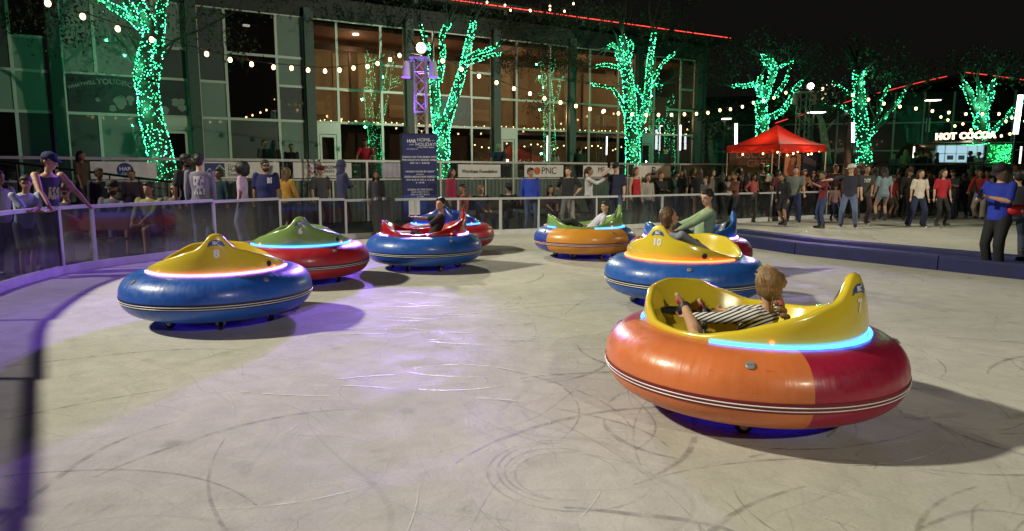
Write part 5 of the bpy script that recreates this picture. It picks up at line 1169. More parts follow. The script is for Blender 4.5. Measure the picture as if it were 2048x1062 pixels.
# feather flag
p0 = unp(1688, 372, 26.2); t = thing('feather_flag', 'tall white feather flag right of the red tent', 'flag', (p0.x, p0.y, 0)); zt = unp(1690, 226, 26.2).z
g = G(); rs = []
for i in range(17):
    u = i / 16; z_ = .7 + (zt - .7) * u; wq = .34 * (1 - u) ** .7 + .03; x0_ = -.16 + .20 * u; rs.append([V((x0_ + wq * k / 4, .03 * math.sin(k * 1.5 + i * .7), z_ - .02 * k)) for k in range(5)])
g.rings(rs, cap=False, close=False); g.build('sail', mat('flag_white', (.55, .52, .46), .7, noise=.1), t, True)
g = G(); g.tube([(-.18, 0, 0), (-.16, 0, 1.2), (.03, 0, zt)], .018, 6); g.build('pole', mat('black_steel'), t)
# ================================================================ cocoa trailer
Yt = 38.0; a = unp(1822, 340, Yt); b = unp(2075, 340, Yt - 1); cz = unp(1900, 286, Yt).z
t = thing('cocoa_trailer', 'bronze rounded cocoa trailer with a bright white serving window', 'trailer', (a.x, a.y, DZ)); L_ = b.x - a.x; H = cz - DZ
BZ = mat('bronze_skin', (.22, .14, .08), .28, .8, noise=.1)
g = G(); rs = []
for i in range(13):
    u = i / 12; e = min(1, min(u, 1 - u) / .10 + .25) if 0 < u < 1 else .18; hh = H * (.62 + .38 * min(1, e ** .6)); rs.append([V((L_ * u, 1.15 * math.cos(q_) * e ** .5 + 1.2, .35 + (hh - .35) * (.5 + .5 * math.sin(q_)) ** .7)) for q_ in [2 * math.pi * k / 24 for k in range(24)]])
g.rings(rs); g.build('body', BZ, t, True)
g = G()
for x in (L_ * .35, L_ * .6): g.tube([(x, .2, .35), (x, .45, .35)], .35, 18)
g.build('wheel', mat('tyre_black'), t)
x0, x1 = unp(1872, 300, Yt).x - a.x, unp(1966, 300, Yt).x - a.x; zl, zh = unp(1900, 324, Yt).z - DZ, unp(1900, 291, Yt).z - DZ
g = G(); g.box(((x0 + x1) / 2, -.02, (zl + zh) / 2), (x1 - x0, .06, zh - zl)); win_ = g.build('window', glow('serving_window', (.50, .80, .95), .75), t)
g = G()
for u in (.0, .18, .42, .66, .86, 1): g.box((x0 + (x1 - x0) * u, -.065, (zl + zh) / 2), (.05, .03, zh - zl))
g.box(((x0 + x1) / 2, -.066, zl + (zh - zl) * .5), (x1 - x0, .028, .05)); g.box(((x0 + x1) / 2, -.10, zl - .02), (x1 - x0 + .2, .2, .04)); g.build('frame', mat('white_frame', (.7, .75, .78), .4), win_)
g = G()
for u in (.24, .48, .72): g.box((x0 + (x1 - x0) * (u + .06), -.058, zl + (zh - zl) * .27), ((x1 - x0) * .13, .02, (zh - zl) * .26))
g.build('menu_card', mat('menu_dark', (.05, .06, .07), .5), win_)
x2, x3 = unp(1968, 300, Yt).x - a.x, unp(2015, 300, Yt).x - a.x
g = G(); g.box(((x2 + x3) / 2, -.25, (zl + zh) / 2 - .1), (x3 - x2, .06, zh - zl + .3)); g.build('side_panel', mat('green_hedge', (.02, .16, .05), .8, noise=.5, scale=8, bump=.8), t)
g = G()
for k in range(220): u = rnd.random() ** .6; g.ell((x2 + (x3 - x2) * u, -.30, zl - .2 + (zh - zl + .25) * rnd.random()), (.02, .02, .02), None, 5, 4)
g.build('green_lights', glow('hedge_led', (.05, 1, .25), 5, True), t); point('hedge_glow', (a.x + x3 - .5, a.y - .9, 1 + zl + .5), 22, (.08, 1, .3), .2)
g = G(); g.box((L_ * .52, -.45, H + .03), (L_ * .80, .8, .06)); g.build('awning', BZ, t)
point('window_glow', (a.x + (x0 + x1) / 2, a.y - 1.0, 1 + zh), 40, (.6, .85, 1), .4); point('sign_glow', (a.x + (x0 + x1) / 2 + .5, a.y - .7, 1 + H + .5), 26, (1, .68, .35), .2)
sg = thing('cocoa_sign', 'row of glowing HOT COCOA letters on the trailer roof', 'sign', unp(1931, 272, Yt - .9)); 
HC = glow('letters_warm', (1, .72, .38), 4.5, True)
wd_ = unp(1992, 272, Yt - .9).x - unp(1871, 272, Yt - .9).x
me = textmesh('HOT COCOA', .62, .022, .05, 'CENTER', 1.12); sx = wd_ / max(v.co.x * 2 for v in me.vertices)
o = ob('lettering', me, [HC], sg); o.matrix_local = Matrix.Rotation(R(-2.0), 4, 'Y') @ Matrix.Rotation(R(90), 4, 'X') @ Matrix.Diagonal((sx, sx, 1, 1))
g = G(); g.box((0, .05, -.27), (wd_ + .3, .08, .06), M=Matrix.Rotation(R(-2.0), 3, 'Y')); g.build('rail', BZ, sg)
for px in (1828, 2042): # lit posts
    p = unp(px, 300, Yt - 1.2); g = G(); g.tube([(p.x, p.y, DZ), (p.x, p.y, unp(px, 293, Yt - 1.2).z)], .045, 8); g.build('post_lamp', glow('post_white', (1, .9, .75), 2.2, True), None, True, label='white lit post at the %s end of the cocoa trailer' % ('left' if px < 1900 else 'right'), cat='lamp')
# queue railings by the trailer
t = thing('handrail', 'dark metal stair handrail below the cocoa trailer', 'handrail', (0, 0, 0)); g = G()
A_, B_ = unp(1790, 385, 25.5), unp(1880, 332, 28); g.tube([A_, B_, unp(1985, 322, 29)], .03, 6); g.tube([A_ - V((0, 0, .4)), B_ - V((0, 0, .4))], .02, 6); g.build('rail', mat('black_steel'), t)
for q_ in (A_, A_.lerp(B_, .5), B_): g = G(); g.tube([q_, (q_.x, q_.y, 0)], .025, 6); g.build('post', mat('black_steel'), t)
# benches for the seated spectators
def bench(px, Y, label):
    x = (px - 1024) / FPX * Y; t = thing('bench', label, 'bench', (x, Y, -.03)); g = G(); g.box((0, .12, .42), (1.7, .42, .05)); g.build('seat', mat('bench_wood', (.09, .06, .04), .7, noise=.3), t)
    g = G(); g.box((0, .36, .72), (1.7, .04, .30)); g.build('backrest', mat('bench_wood'), t)
    for s in (-.75, .75): g = G(); g.box((s, .15, .197), (.06, .40, .392)); g.build('leg', mat('black_steel'), t)
bench(132, 11.5, 'dark wooden bench under the reading woman at far left'); bench(260, 12.7, 'dark wooden bench under the two seated men at left')
bench(350, 14.3, 'dark bench behind the standing man in grey'); bench(945, 17.8, 'dark bench right of the kiosk'); bench(1015, 18.3, 'dark bench below the Wortham Foundation banner end'); bench(1098, 18.6, 'dark bench between the blue sweatshirt and grey trousers')
# notice taped on the glass and two bins behind the barrier
p = ground(812, 473); s_ = s_of(p); q_ = bat(s_); d = (bat(s_ + .1) - bat(s_ - .1)).normalized()
g = G(); g.box((0, 0, 0), (.27, .006, .36), rz=math.atan2(d.y, d.x)); g.build('notice', mat('paper', (.62, .62, .66), .7), None, label='white paper notice taped to the barrier glass below the kiosk', cat='notice', loc=q_ + V((0, -.012, .70)))
for px, lb in ((760, 'left'), (776, 'right')):
    x = (px - 1024) / FPX * 15.8; t = thing('bin', 'dark round litter bin behind the barrier, %s one of two' % lb, 'bin', (x, 15.8, -.03)); g = G(); g.tube([(0, 0, 0), (0, 0, .93)], [.15, .17], 20); g.build('drum', mat('bin_black', (.015, .015, .02), .5), t); g = G(); g.tube([(0, 0, .93), (0, 0, 1.0)], [.18, .15], 20); g.build('lid', mat('bin_black'), t)
# ================================================================ the people
def place(px, ytop, Y, z0=0):
    """stand somebody Y metres away; returns location and height from where the head top is seen"""
    top = unp(px, ytop, Y); return V((top.x, Y, z0)), top.z - z0
K = (.015, .015, .02); NAVYC = (.012, .018, .09)
def stand(label, px, ytop, Y, yaw=0, z0=0, hh=None, **k):
    loc, h = place(px, ytop, Y, z0); h = (h - .004) / 1.0
    if hh: loc.z = h + z0 - hh; h = hh
    pose = k.get('pose', 'stand')
    if pose in ('rail', 'railc', 'skate', 'bent'): h *= 1.03
    P = POSES.get(pose, {})
    f = .525 + .295 + .105 + .079; h2 = h / (f - .0)
    return person(label, loc, R(yaw), h2 if pose not in ('bent',) else h2 / .86, **k)
def seat(label, px, ytop, Y, yaw=0, z0=-.03, h=1.70, **k):
    k.setdefault('pose', 'sit'); loc, ht = place(px, ytop, Y, z0)
    hs = (ht) / .755; return person(label, loc, R(yaw), hs, **k)
# yaw 0 faces the camera, 90 faces right (+X), -90 faces left, 180 away
L_ = 'long'; Sh = 'short'
# --- left group
stand('dark-haired person at the far left edge in a pale top', -6, 338, 10.2, 60, fem=1, hair=('long', 'k'), top=(Sh, (.45, .42, .45)), skin='m', pose='stand2')
stand('boy in a pale blue tee leaning arms crossed on the left rail', 40, 353, 9.85, 62, pose='railc', skin='m', hair=(Sh, 'k'), top=(Sh, (.42, .48, .68)), bot=('shorts', (.05, .05, .08)), detail=1)
PRN = {}; PRN['tank'] = stand('man in a navy cap and dark tank top leaning on the left rail', 84, 308, 10.35, 72, pose='rail', skin='l', hair=(Sh, 'b'), cap=NAVYC, top=('tank', (.035, .04, .08)), fat=1.08, detail=1)
# printed patch on the tank top
seat('seated woman in glasses and black reading, behind the left rail', 132, 362, 11.5, 10, pose='sitphone', fem=1, hair=('curly', 'n'), glasses=1, skin='l', top=(Sh, K))
stand('girl with very long hair walking down the ramp at left', 160, 300, 15.6, 80, z0=.45, fem=1, pose='walk', hair=('verylong', 'k'), skin='m', top=(Sh, (.10, .05, .04)))
seat('seated bearded man in a dark cap and hoodie with crossed jeans', 224, 358, 12.7, 5, skin='m', cap=K, hair=(Sh, 'k'), top=(L_, (.05, .05, .09)), bot=('pants', (.10, .12, .22)), beard=1)
seat('seated man in an olive sweatshirt and shorts', 296, 360, 12.75, -3, skin='m', hair=(Sh, 'k'), top=(L_, (.16, .16, .06)), bot=('shorts', (.18, .16, .12)), fat=1.2)
seat('seated long-haired woman in glasses and a grey tee left of the pair', 348, 362, 14.3, 12, fem=1, hair=('long', 'b'), glasses=1, top=(Sh, (.14, .12, .13)))
stand('bearded man in a black tee looking right, beside the man in grey', 369, 306, 14.2, 75, skin='d', hair=(Sh, 'k'), beard=1, top=(Sh, (.02, .02, .03)), pose='stand2')
PRN['back'] = stand('slim man in a grey long-sleeved tee with white back print, seen from behind', 396, 307, 13.5, 195, skin='l', hair=('curly', 'k'), top=(L_, (.20, .19, .26)), bot=('pants', (.10, .13, .28)), detail=1)
stand('woman with a large afro in a pink tee facing left', 482, 323, 14.5, -82, fem=1, skin='d', hair=('afro', 'k'), top=(Sh, (.50, .36, .52)), bot=('wide', (.28, .30, .48)), detail=0)
PRN['navy'] = stand('heavy bearded man in a navy tee and sunglasses', 530, 318, 15.2, 18, skin='m', hair=(Sh, 'k'), beard=1, glasses=1, top=(Sh, (.012, .014, .10)), bot=('pants', (.03, .03, .08)), fat=1.36, detail=1, pose='stand2')
stand('long-haired woman in a mustard sweater seen from behind', 572, 333, 15.8, 150, fem=1, hair=('long', 'n'), top=(L_, (.42, .22, .03)), bot=('slim', K), pose='walk')
stand('hooded person in dark blue with folded arms left of the kiosk', 682, 318, 16.2, 125, hair=('hood', 'k'), top=(L_, (.035, .035, .10)), bot=('pants', (.03, .02, .05)), pose='crossed', skin='l')
stand('woman in a dark crimson blouse just right of the kiosk', 902, 334, 17.3, 70, fem=1, skin='m', hair=('bob', 'k'), top=(L_, (.26, .012, .05)), bot=('slim', K))
seat('small seated child in a coral tee behind the rail', 925, 366, 17.7, -30, skin='m', hair=(Sh, 'k'), top=(Sh, (.45, .08, .07)))
seat('seated blond person in black looking down, right of the coral tee child', 962, 368, 17.8, 30, hair=(Sh, 'y'), top=(L_, K))
seat('seated man in a black cap with head bowed, left of the blue sweatshirt', 1016, 365, 18.2, 15, cap=K, hair=(Sh, 'k'), top=(L_, K), pose='sitphone')
stand('boy in a bright blue sweatshirt standing behind the rail', 1061, 334, 17.6, 20, pose='stand2', skin='m', hair=(Sh, 'k'), top=(L_, (.018, .05, .42)), bot=('pants', (.08, .11, .22)), detail=0, fat=1.1)
seat('seated woman drinking, in a dark patterned dress', 1101, 369, 18.5, 15, fem=1, skin='m', hair=('long', 'k'), top=(Sh, (.05, .03, .04)), bot=('shorts', (.04, .02, .03)), pose='photo', parts=False) if 0 else seat('seated woman with long black hair in a dark dress', 1101, 369, 18.5, 15, fem=1, skin='m', hair=('long', 'k'), top=(Sh, (.05, .03, .04)), bot=('shorts', (.04, .02, .03)))
stand('man in a black polo and wide grey trousers leaning on the rail', 1137, 332, 17.9, -22, skin='l', hair=('curly', 'b'), top=(Sh, K), bot=('wide', (.24, .23, .22)), pose='hips', fat=1.06)
stand('woman in a white sweater holding up a phone, seen from the side', 1178, 332, 18.6, 75, fem=1, skin='m', hair=('pony', 'b'), top=(L_, (.55, .53, .56)), bot=('slim', (.02, .02, .03)), pose='photo')
stand('tall man in a navy tee and dark cap talking on a phone', 1232, 324, 18.6, -20, skin='l', hair=(Sh, 'k'), cap=K, top=(Sh, (.012, .014, .05)), bot=('pants', (.07, .09, .20)), pose='call', fat=1.2)
stand('woman in a red off-shoulder top right of the man on the phone', 1272, 333, 19.6, 35, fem=1, skin='l', hair=('bob', 'o'), top=('tank', (.42, .015, .03)), bot=('pants', K))
stand('girl in a cream sweater next to the red top', 1296, 347, 20.0, 15, fem=1, hair=('long', 'n'), top=(L_, (.40, .36, .32)), bot=('slim', (.08, .10, .18)), skin='l')
stand('boy in a black jacket with arms crossed by the small 2 sign', 1322, 342, 20.2, 25, hair=('curly', 'n'), top=(L_, K), bot=('pants', (.05, .06, .09)), pose='crossed', skin='l')
stand('woman with a dark ponytail standing behind the seated men', 262, 338, 15.4, 30, fem=1, skin='m', hair=('pony', 'k'), top=(L_, (.05, .03, .05)))
stand('teenager in a dim teal hoodie between the grey man and the afro', 438, 336, 15.6, -20, skin='m', hair=(Sh, 'k'), top=(L_, (.02, .06, .08)))
stand('man in a dark red cap standing left of the hooded person', 640, 330, 17.4, 40, skin='l', cap=(.14, .01, .015), hair=(Sh, 'b'), top=(Sh, (.06, .06, .07)))
stand('tall dark silhouette between the ramp girl and the seated cap man', 196, 334, 14.2, 60, skin='d', hair=(Sh, 'k'), top=(L_, (.02, .018, .03)))
stand('girl in a grey dress standing just left of the kiosk', 752, 340, 17.8, 20, fem=1, skin='l', hair=('long', 'b'), top=(L_, (.12, .11, .14)), bot=('shorts', (.12, .11, .14)))
# --- terrace
tg = 'people on the terrace behind the fence'
stand('man with cropped hair on the terrace left of the long-haired woman', 527, 278, 20.9, 60, z0=DZ, hair=(Sh, 'b'), top=(Sh, (.03, .03, .04)))
stand('woman with long black hair seen from behind on the terrace at left', 547, 280, 20.7, 170, z0=DZ, fem=1, hair=('verylong', 'k'), top=(L_, K))
stand('person in black right of the long-haired woman on the terrace', 582, 286, 21.2, 20, z0=DZ, hair=(Sh, 'k'), top=(L_, K), skin='m')
stand('man in a red tee on the terrace looking over the fence', 731, 279, 22.4, 10, z0=DZ, hair=(Sh, 'k'), skin='m', top=(Sh, (.42, .015, .03)), pose='rail')
stand('man in a navy tee and pale cap on the terrace by the brick wall', 997, 289, 25.4, 0, z0=DZ, cap=(.35, .30, .22), hair=(Sh, 'k'), skin='m', top=(Sh, (.02, .025, .07)), pose='rail', fat=1.15)
stand('woman in white with long dark hair on the terrace', 1110, 300, 27.2, -40, z0=DZ, fem=1, hair=('long', 'k'), top=(L_, (.40, .38, .34)), skin='m')
stand('broad person in a dark green jacket on the terrace', 1160, 292, 27.6, 160, z0=DZ, hair=(Sh, 'k'), top=(L_, (.012, .05, .03)), fat=1.2)
stand('man in black with a dark red cap on the terrace by the hall end', 1331, 293, 30.0, -25, z0=DZ, cap=(.10, .01, .012), hair=(Sh, 'k'), top=(L_, K), fat=1.2)
for i, (px, y, fem, hr, tp, lb) in enumerate(((1812, 298, 1, 'long', (.14, .09, .06), 'fair-haired person farthest left in the cocoa queue'), (1831, 303, 0, 'short', K, 'person in black second in the cocoa queue'), (1846, 300, 0, 'short', (.02, .02, .02), 'taller person in black mid cocoa queue'), (1860, 304, 1, 'bob', (.06, .03, .06), 'person in plum in the cocoa queue'), (1875, 304, 1, 'long', (.03, .03, .05), 'dark long-haired person ending the cocoa queue'), (1942, 301, 0, 'short', (.04, .02, .02), 'person in dark red before the serving window'), (1959, 303, 0, 'short', (.30, .30, .30), 'person in a pale top before the serving window'), (1790, 306, 0, 'short', (.02, .02, .03), 'dark figure left of the cocoa trailer'))):
    stand(lb, px, y, 33.0 + (i % 3) * .6, 150 + i * 23, z0=DZ, fem=fem, hair=(hr, 'k' if i else 'y'), top=(L_, tp), skin='m', group='people by the cocoa trailer')
# --- middle crowd by the barrier and under the tent
MC = [
 ('girl in black with long hair looking left, first of the long-haired group', 1366, 337, 21.6, -60, 1, 'long', 'k', 'short', (.02, .015, .02), 'pants', 'm'),
 ('woman with brown hair behind the girl in black', 1385, 335, 23.4, 30, 1, 'long', 'b', 'long', (.12, .04, .04), 'pants', 'm'),
 ('woman in light jeans and a black top seen from behind', 1399, 336, 21.0, 155, 1, 'long', 'b', 'short', (.02, .02, .025), 'lightjeans', 'l'),
 ('woman in a grey top between the jeans and the black coat', 1424, 338, 22.8, 60, 1, 'long', 'b', 'short', (.14, .12, .10), 'pants', 'l'),
 ('woman with very long black hair in a black coat', 1442, 346, 21.4, 100, 1, 'verylong', 'k', 'long', (.012, .012, .02), 'pants', 'm'),
 ('woman in a brown sweater with her hair in a bun', 1472, 344, 20.8, -75, 1, 'bun', 'k', 'long', (.17, .06, .045), 'pants', 'm'),
 ('dark-haired girl behind the brown sweater', 1494, 344, 23.0, 170, 1, 'verylong', 'k', 'short', (.03, .02, .03), 'pants', 'm'),
 ('child in a coral top left of the cream sweatshirt man', 1507, 347, 22.5, 30, 0, 'short', 'k', 'short', (.38, .08, .07), 'shorts', 'm'),
 ('tall dark figure behind the cream sweatshirt man', 1524, 325, 25.2, 20, 0, 'short', 'k', 'long', (.015, .015, .02), 'pants', 'd'),
 ('man in a cream sweatshirt with folded hands under the tent edge', 1533, 331, 24.0, 0, 0, 'short', 'k', 'long', (.42, .38, .30), 'pants', 'd'),
 ('woman with a red and white hat under the tent', 1557, 342, 27.0, 0, 1, 'bob', 'b', 'short', (.25, .05, .05), 'pants', 'l'),
 ('long-haired woman in tan under the tent lights', 1609, 338, 25.2, 5, 1, 'long', 'k', 'long', (.22, .14, .08), 'pants', 'l'),
 ('woman in black under the tent holding a lit phone', 1627, 342, 25.2, -10, 1, 'long', 'k', 'short', (.02, .02, .02), 'pants', 'l'),
 ('bald man behind the man with the printed tee', 1727, 322, 24.5, 200, 0, 'bald', 'k', 'short', (.12, .12, .16), 'pants', 'l'),
 ('dark figure with short hair behind the white cap', 1706, 334, 23.8, 40, 0, 'short', 'k', 'long', (.02, .02, .03), 'pants', 'm'),
 ('man with red tinted face by the white flag', 1672, 328, 24.0, 20, 0, 'short', 'k', 'short', (.10, .03, .03), 'pants', 'l'),
 ('person in a black hoodie behind the denim romper', 1748, 323, 25.5, 90, 0, 'short', 'b', 'long', (.03, .03, .04), 'pants', 'l'),
 ('woman in white seated by the stair with a wide pale hat', 1824, 333, 27.0, 0, 1, 'bob', 'b', 'long', (.40, .36, .28), 'pants', 'l'),
 ('man in black holding a phone right of the red top skater', 1909, 338, 22.5, -60, 0, 'short', 'b', 'short', (.06, .06, .07), 'pants', 'l'),
 ('person in dark jeans at the stair foot', 1930, 345, 22.8, 170, 0, 'short', 'k', 'short', (.03, .03, .05), 'pants', 'm'),
 ('short-haired woman sitting by the right wall', 1956, 336, 24.0, -40, 1, 'bob', 'k', 'short', (.12, .09, .06), 'pants', 'l'),
 ('woman in dark blue between the phone woman and the burgundy skater', 1640, 340, 23.5, -30, 1, 'long', 'k', 'long', (.03, .04, .10), 'pants', 'm'),
 ('man in a faded maroon tee just left of the bending girl', 1556, 338, 23.5, 25, 0, 'short', 'k', 'short', (.14, .03, .04), 'pants', 'm'),
 ('girl in a white tee between the long black coat and the brown sweater', 1457, 349, 23.8, -10, 1, 'long', 'b', 'short', (.42, .40, .38), 'pants', 'm'),
 ('man in dark green standing left of the girl in black', 1351, 341, 23.0, 40, 0, 'short', 'b', 'long', (.03, .07, .05), 'pants', 'l'),
 ('boy in a grey hoodie just right of the light jeans', 1412, 352, 20.6, -60, 0, 'short', 'b', 'long', (.16, .16, .17), 'pants', 'l'),
 ('dark curly-haired woman behind the brown sweater woman', 1480, 336, 25.0, 10, 1, 'afro', 'k', 'long', (.04, .03, .03), 'pants', 'd'),
 ('tall man in a black coat between the navy tee and charcoal tee', 1718, 330, 22.8, -70, 0, 'short', 'k', 'long', (.018, .018, .02), 'pants', 'm'),
 ('woman in a black jacket between the denim romper and the hat', 1799, 338, 23.5, 150, 1, 'bun', 'k', 'long', (.03, .03, .035), 'pants', 'm'),
 ('man in a grey shirt far behind the white tee skater', 1858, 341, 25.0, 20, 0, 'short', 'b', 'short', (.20, .19, .18), 'pants', 'l'),
 ('woman in purple far behind the red tee skater', 1871, 347, 25.5, -30, 1, 'long', 'k', 'short', (.12, .04, .14), 'pants', 'm'),
 ('man in a tan jacket behind the person in dark jeans', 1940, 337, 26.0, 0, 0, 'short', 'g', 'long', (.28, .20, .12), 'pants', 'l'),
 ('tall man in black standing at the stair top', 1895, 334, 26.5, 180, 0, 'short', 'k', 'long', (.02, .02, .02), 'pants', 'm'),
 ('head of a person beyond the blue polo man', 2030, 326, 24.0, 0, 0, 'short', 'b', 'long', (.20, .18, .16), 'pants', 'm'),
]
for lb, px, y, Y, yaw, fem, hs, hc, tk, tc, bk, skn in MC:
    bc = {'pants': ('pants', (.02, .025, .05)), 'shorts': ('shorts', (.05, .05, .07)), 'lightjeans': ('slim', (.32, .33, .46))}[bk]
    k = {'pose': ['stand', 'stand2', 'hips', 'stand', 'walk', 'phone', 'stand2', 'crossed'][(px * 7 + len(lb)) % 8]}
    k['parts'] = False
    if 'phone' in lb: k['pose'] = 'phone'; k['parts'] = True
    if 'folded' in lb: k['pose'] = 'crossed'
    if 'white hat' in lb: k['cap'] = (.5, .08, .06)
    if 'wide pale hat' in lb: k['cap'] = (.6, .55, .45)
    stand(lb, px, y, Y, yaw, fem=fem, hair=(hs, hc), top=(tk, tc), bot=bc, skin=skn, fat=1.15 if 'cream' in lb else (1, 1.1, .95, 1.2)[px % 4], **k)
# --- skaters
SK = ('skate', (.02, .02, .025))
stand('skater with very long black hair bending forward in a black dress', 1574, 346, 19.5, -55, fem=1, pose='skate', hair=('verylong', 'k'), top=(L_, (.012, .012, .02)), bot=('shorts', K), shoes=SK, skin='m', over=dict(spine=(0, -.34, 1), head=(0, 10)))
stand('man skater in a grey printed tee next to the bending girl', 1592, 334, 20.6, -20, pose='skate', hair=(Sh, 'k'), top=(Sh, (.16, .17, .16)), bot=('pants', NAVYC), shoes=SK, skin='l', fat=1.1)
stand('young skater in a burgundy top and jeans reaching out', 1649, 342, 18.9, -80, fem=1, pose='photo', parts=False, hair=('bun', 'k'), top=(Sh, (.14, .012, .03)), bot=('slim', (.03, .05, .14)), shoes=SK, skin='m')
stand('small child skater in a black hat and patterned top', 1671, 367, 21.5, 0, fem=1, pose='skate2', hair=('bob', 'k'), cap=K, top=(L_, (.22, .12, .12)), bot=('slim', NAVYC), shoes=SK, skin='m')
stand('man skater in a navy tee, jeans and white cap stretching out one arm', 1704, 327, 18.6, -30, pose='reach', cap=(.55, .52, .50), hair=(Sh, 'k'), top=(Sh, (.015, .016, .035)), bot=('pants', (.10, .13, .24)), shoes=SK, skin='l', fat=1.12)
PRN['char'] = stand('man skater in a charcoal tee with pale chest print', 1733, 328, 20.0, -5, pose='stride', hair=(Sh, 'k'), top=(Sh, (.04, .045, .04)), bot=('pants', (.03, .02, .02)), shoes=SK, skin='m', over=dict(fL=(.05, .0, .075), fR=(-.05, .24, .10), hL=(.04, -.17, .50), hR=(-.16, -.14, .48)))
stand('skater in dark clothes with a white printed shirt behind the charcoal tee', 1752, 333, 22.0, 140, pose='skate2', hair=('long', 'k'), fem=1, top=(Sh, (.05, .05, .06)), bot=('slim', K), shoes=SK, skin='m')
stand('girl skater in a pale denim romper seen from behind', 1771, 333, 21.2, 175, fem=1, pose='skate2', hair=('long', 'k'), top=(Sh, (.26, .34, .42)), bot=('brief', (.26, .34, .42)), shoes=('skate', (.03, .03, .04)), skin='l')
stand('child in a red vest behind the denim romper', 1786, 349, 22.6, 20, pose='skate2', hair=(Sh, 'b'), cap=(.10, .08, .06), top=(Sh, (.36, .02, .02)), bot=('shorts', (.15, .12, .10)), shoes=SK, skin='l')
stand('skater in black with a hat left of the white tee', 1818, 336, 21.8, 10, fem=1, pose='skate2', hair=('long', 'b'), cap=(.10, .05, .03), top=(L_, (.03, .022, .02)), bot=('slim', K), shoes=SK, skin='l')
stand('woman skater in a white tee and wide navy trousers', 1842, 338, 19.3, -5, fem=1, pose='skate2', hair=('long', 'b'), top=(Sh, (.58, .52, .46)), bot=('wide', (.015, .02, .07)), shoes=SK, skin='l', over=dict(fL=(.10, 0, .06), fR=(-.14, .02, .06)))
stand('woman skater in a red tee and black leggings', 1887, 337, 19.2, 5, fem=1, pose='skate2', hair=('long', 'b'), top=(Sh, (.40, .010, .025)), bot=('slim', K), shoes=SK, skin='l')
stand('skater crouching in a red top beside the blue polo man', 1966, 344, 22.0, -45, fem=1, pose='bent', hair=('long', 'b'), top=(L_, (.36, .03, .03)), bot=('wide', (.34, .30, .26)), shoes=SK, skin='m')
stand('person in a cream jacket leaning toward the crouching skater', 1980, 342, 22.8, -70, fem=1, pose='skate', hair=('long', 'b'), top=(L_, (.35, .30, .24)), bot=('pants', K), shoes=SK, skin='m')
stand('leaning skater in jeans at the right edge', 2040, 338, 11.6, 150, pose='skate2', hair=(Sh, 'k'), top=(L_, (.02, .02, .03)), bot=('pants', (.03, .05, .09)), shoes=SK)
stand('steward in a bright blue polo and black cap looking at his phone', 2008, 324, 10.2, -72, pose='phone', skin='l', hair=(Sh, 'k'), cap=K, top=(Sh, (.012, .03, .36)), bot=('pants', (.010, .010, .014)), detail=1, fat=1.12)
# red waist pouch of the steward
x = (2026 - 1024) / FPX * 10.1; pt = thing('waist_pouch', 'red waist pouch with a white cross on the blue polo man', 'pouch', (x - .02, 10.02, .985))
g = G(); g.ell((0, 0, 0), (.13, .06, .085), None, 20, 12); g.build('bag', mat('pouch_red', (.45, .012, .02), .6, bump=.2), pt, True)
g = G(); g.box((.04, -.058, -.01), (.045, .006, .012)); g.box((.04, -.0585, -.01), (.012, .006, .045)); g.build('cross', LT, pt)
g = G(); g.tube([(-.13, .03, .03), (-.2, .14, .05), (-.12, .28, .05)], .012, 6); g.build('strap', mat('pouch_red'), pt)
# --- riders, seated low in the shells
def rider(label, c, h, over, seatx=-.20, **k):
    X, Y_ = c.location.x, c.location.y; rz = c.rotation_euler.z
    loc = V((X + math.cos(rz) * seatx, Y_ + math.sin(rz) * seatx, .0))
    return person(label, loc, rz + math.pi / 2, h, pose='ride', over=over, **k)
stripe = bpy.data.materials.new('striped_jersey'); stripe.use_nodes = True; n = stripe.node_tree.nodes; Lk = stripe.node_tree.links; b = n['Principled BSDF']; b.inputs['Roughness'].default_value = .85
tc = n.new('ShaderNodeTexCoord'); mp = n.new('ShaderNodeMapping'); mp.inputs['Rotation'].default_value = (R(-30), 0, 0); Lk.new(tc.outputs['Object'], mp.inputs[0]); sp = n.new('ShaderNodeSeparateXYZ'); Lk.new(mp.outputs[0], sp.inputs[0])
m1 = n.new('ShaderNodeMath'); m1.operation = 'MULTIPLY'; m1.inputs[1].default_value = 68; Lk.new(sp.outputs['Z'], m1.inputs[0]); m2 = n.new('ShaderNodeMath'); m2.operation = 'FRACT'; Lk.new(m1.outputs[0], m2.inputs[0]); m3 = n.new('ShaderNodeMath'); m3.operation = 'GREATER_THAN'; m3.inputs[1].default_value = .46; Lk.new(m2.outputs[0], m3.inputs[0])
mx = n.new('ShaderNodeMix'); mx.data_type = 'RGBA'; mx.inputs[6].default_value = (.012, .014, .05, 1); mx.inputs[7].default_value = (.62, .60, .60, 1); Lk.new(m3.outputs[0], mx.inputs[0]); Lk.new(mx.outputs[2], b.inputs['Base Color'])
z_ = lambda m, h: m / h
hg = 1.45
tg_, Sg = rider('girl with a long braid and striped top riding the yellow number 7 car', car7, hg, dict(pel=(0, 0, z_(.295, hg)), spine=(0, .62, 1), fL=(.10, -.21, z_(.62, hg)), fR=(-.09, -.22, z_(.54, hg)), kL=(.8, -.2, .6), kR=(-.8, -.2, .5), fdL=(.2, -.35, .9), fdR=(-.1, -.45, .9), hL=(.14, -.20, z_(.56, hg)), hR=(-.20, -.20, z_(.54, hg)), eR=(-1, .3, -.4), head=(-38, -6), neck=(0, .0, 1)), fem=1, hair=('braided', 'y'), skin='l', topmat=stripe, top=(L_, K), bot=('shorts', (.05, .06, .09)), shoes=('shoe', (.02, .02, .04)), detail=2, seatx=.10)
Q = Sg['HR']; hc = Sg['hc']; g = G(); P = []
bpath = [hc + Q @ V((-.012, .050, -.005)), hc + Q @ V((-.020, .066, -.045))]; d0 = V((-.004, .010, -.030))
for k in range(15): bpath.append(bpath[-1] + V((-.0020 + .002 * math.sin(k), .0065, -.0135)))
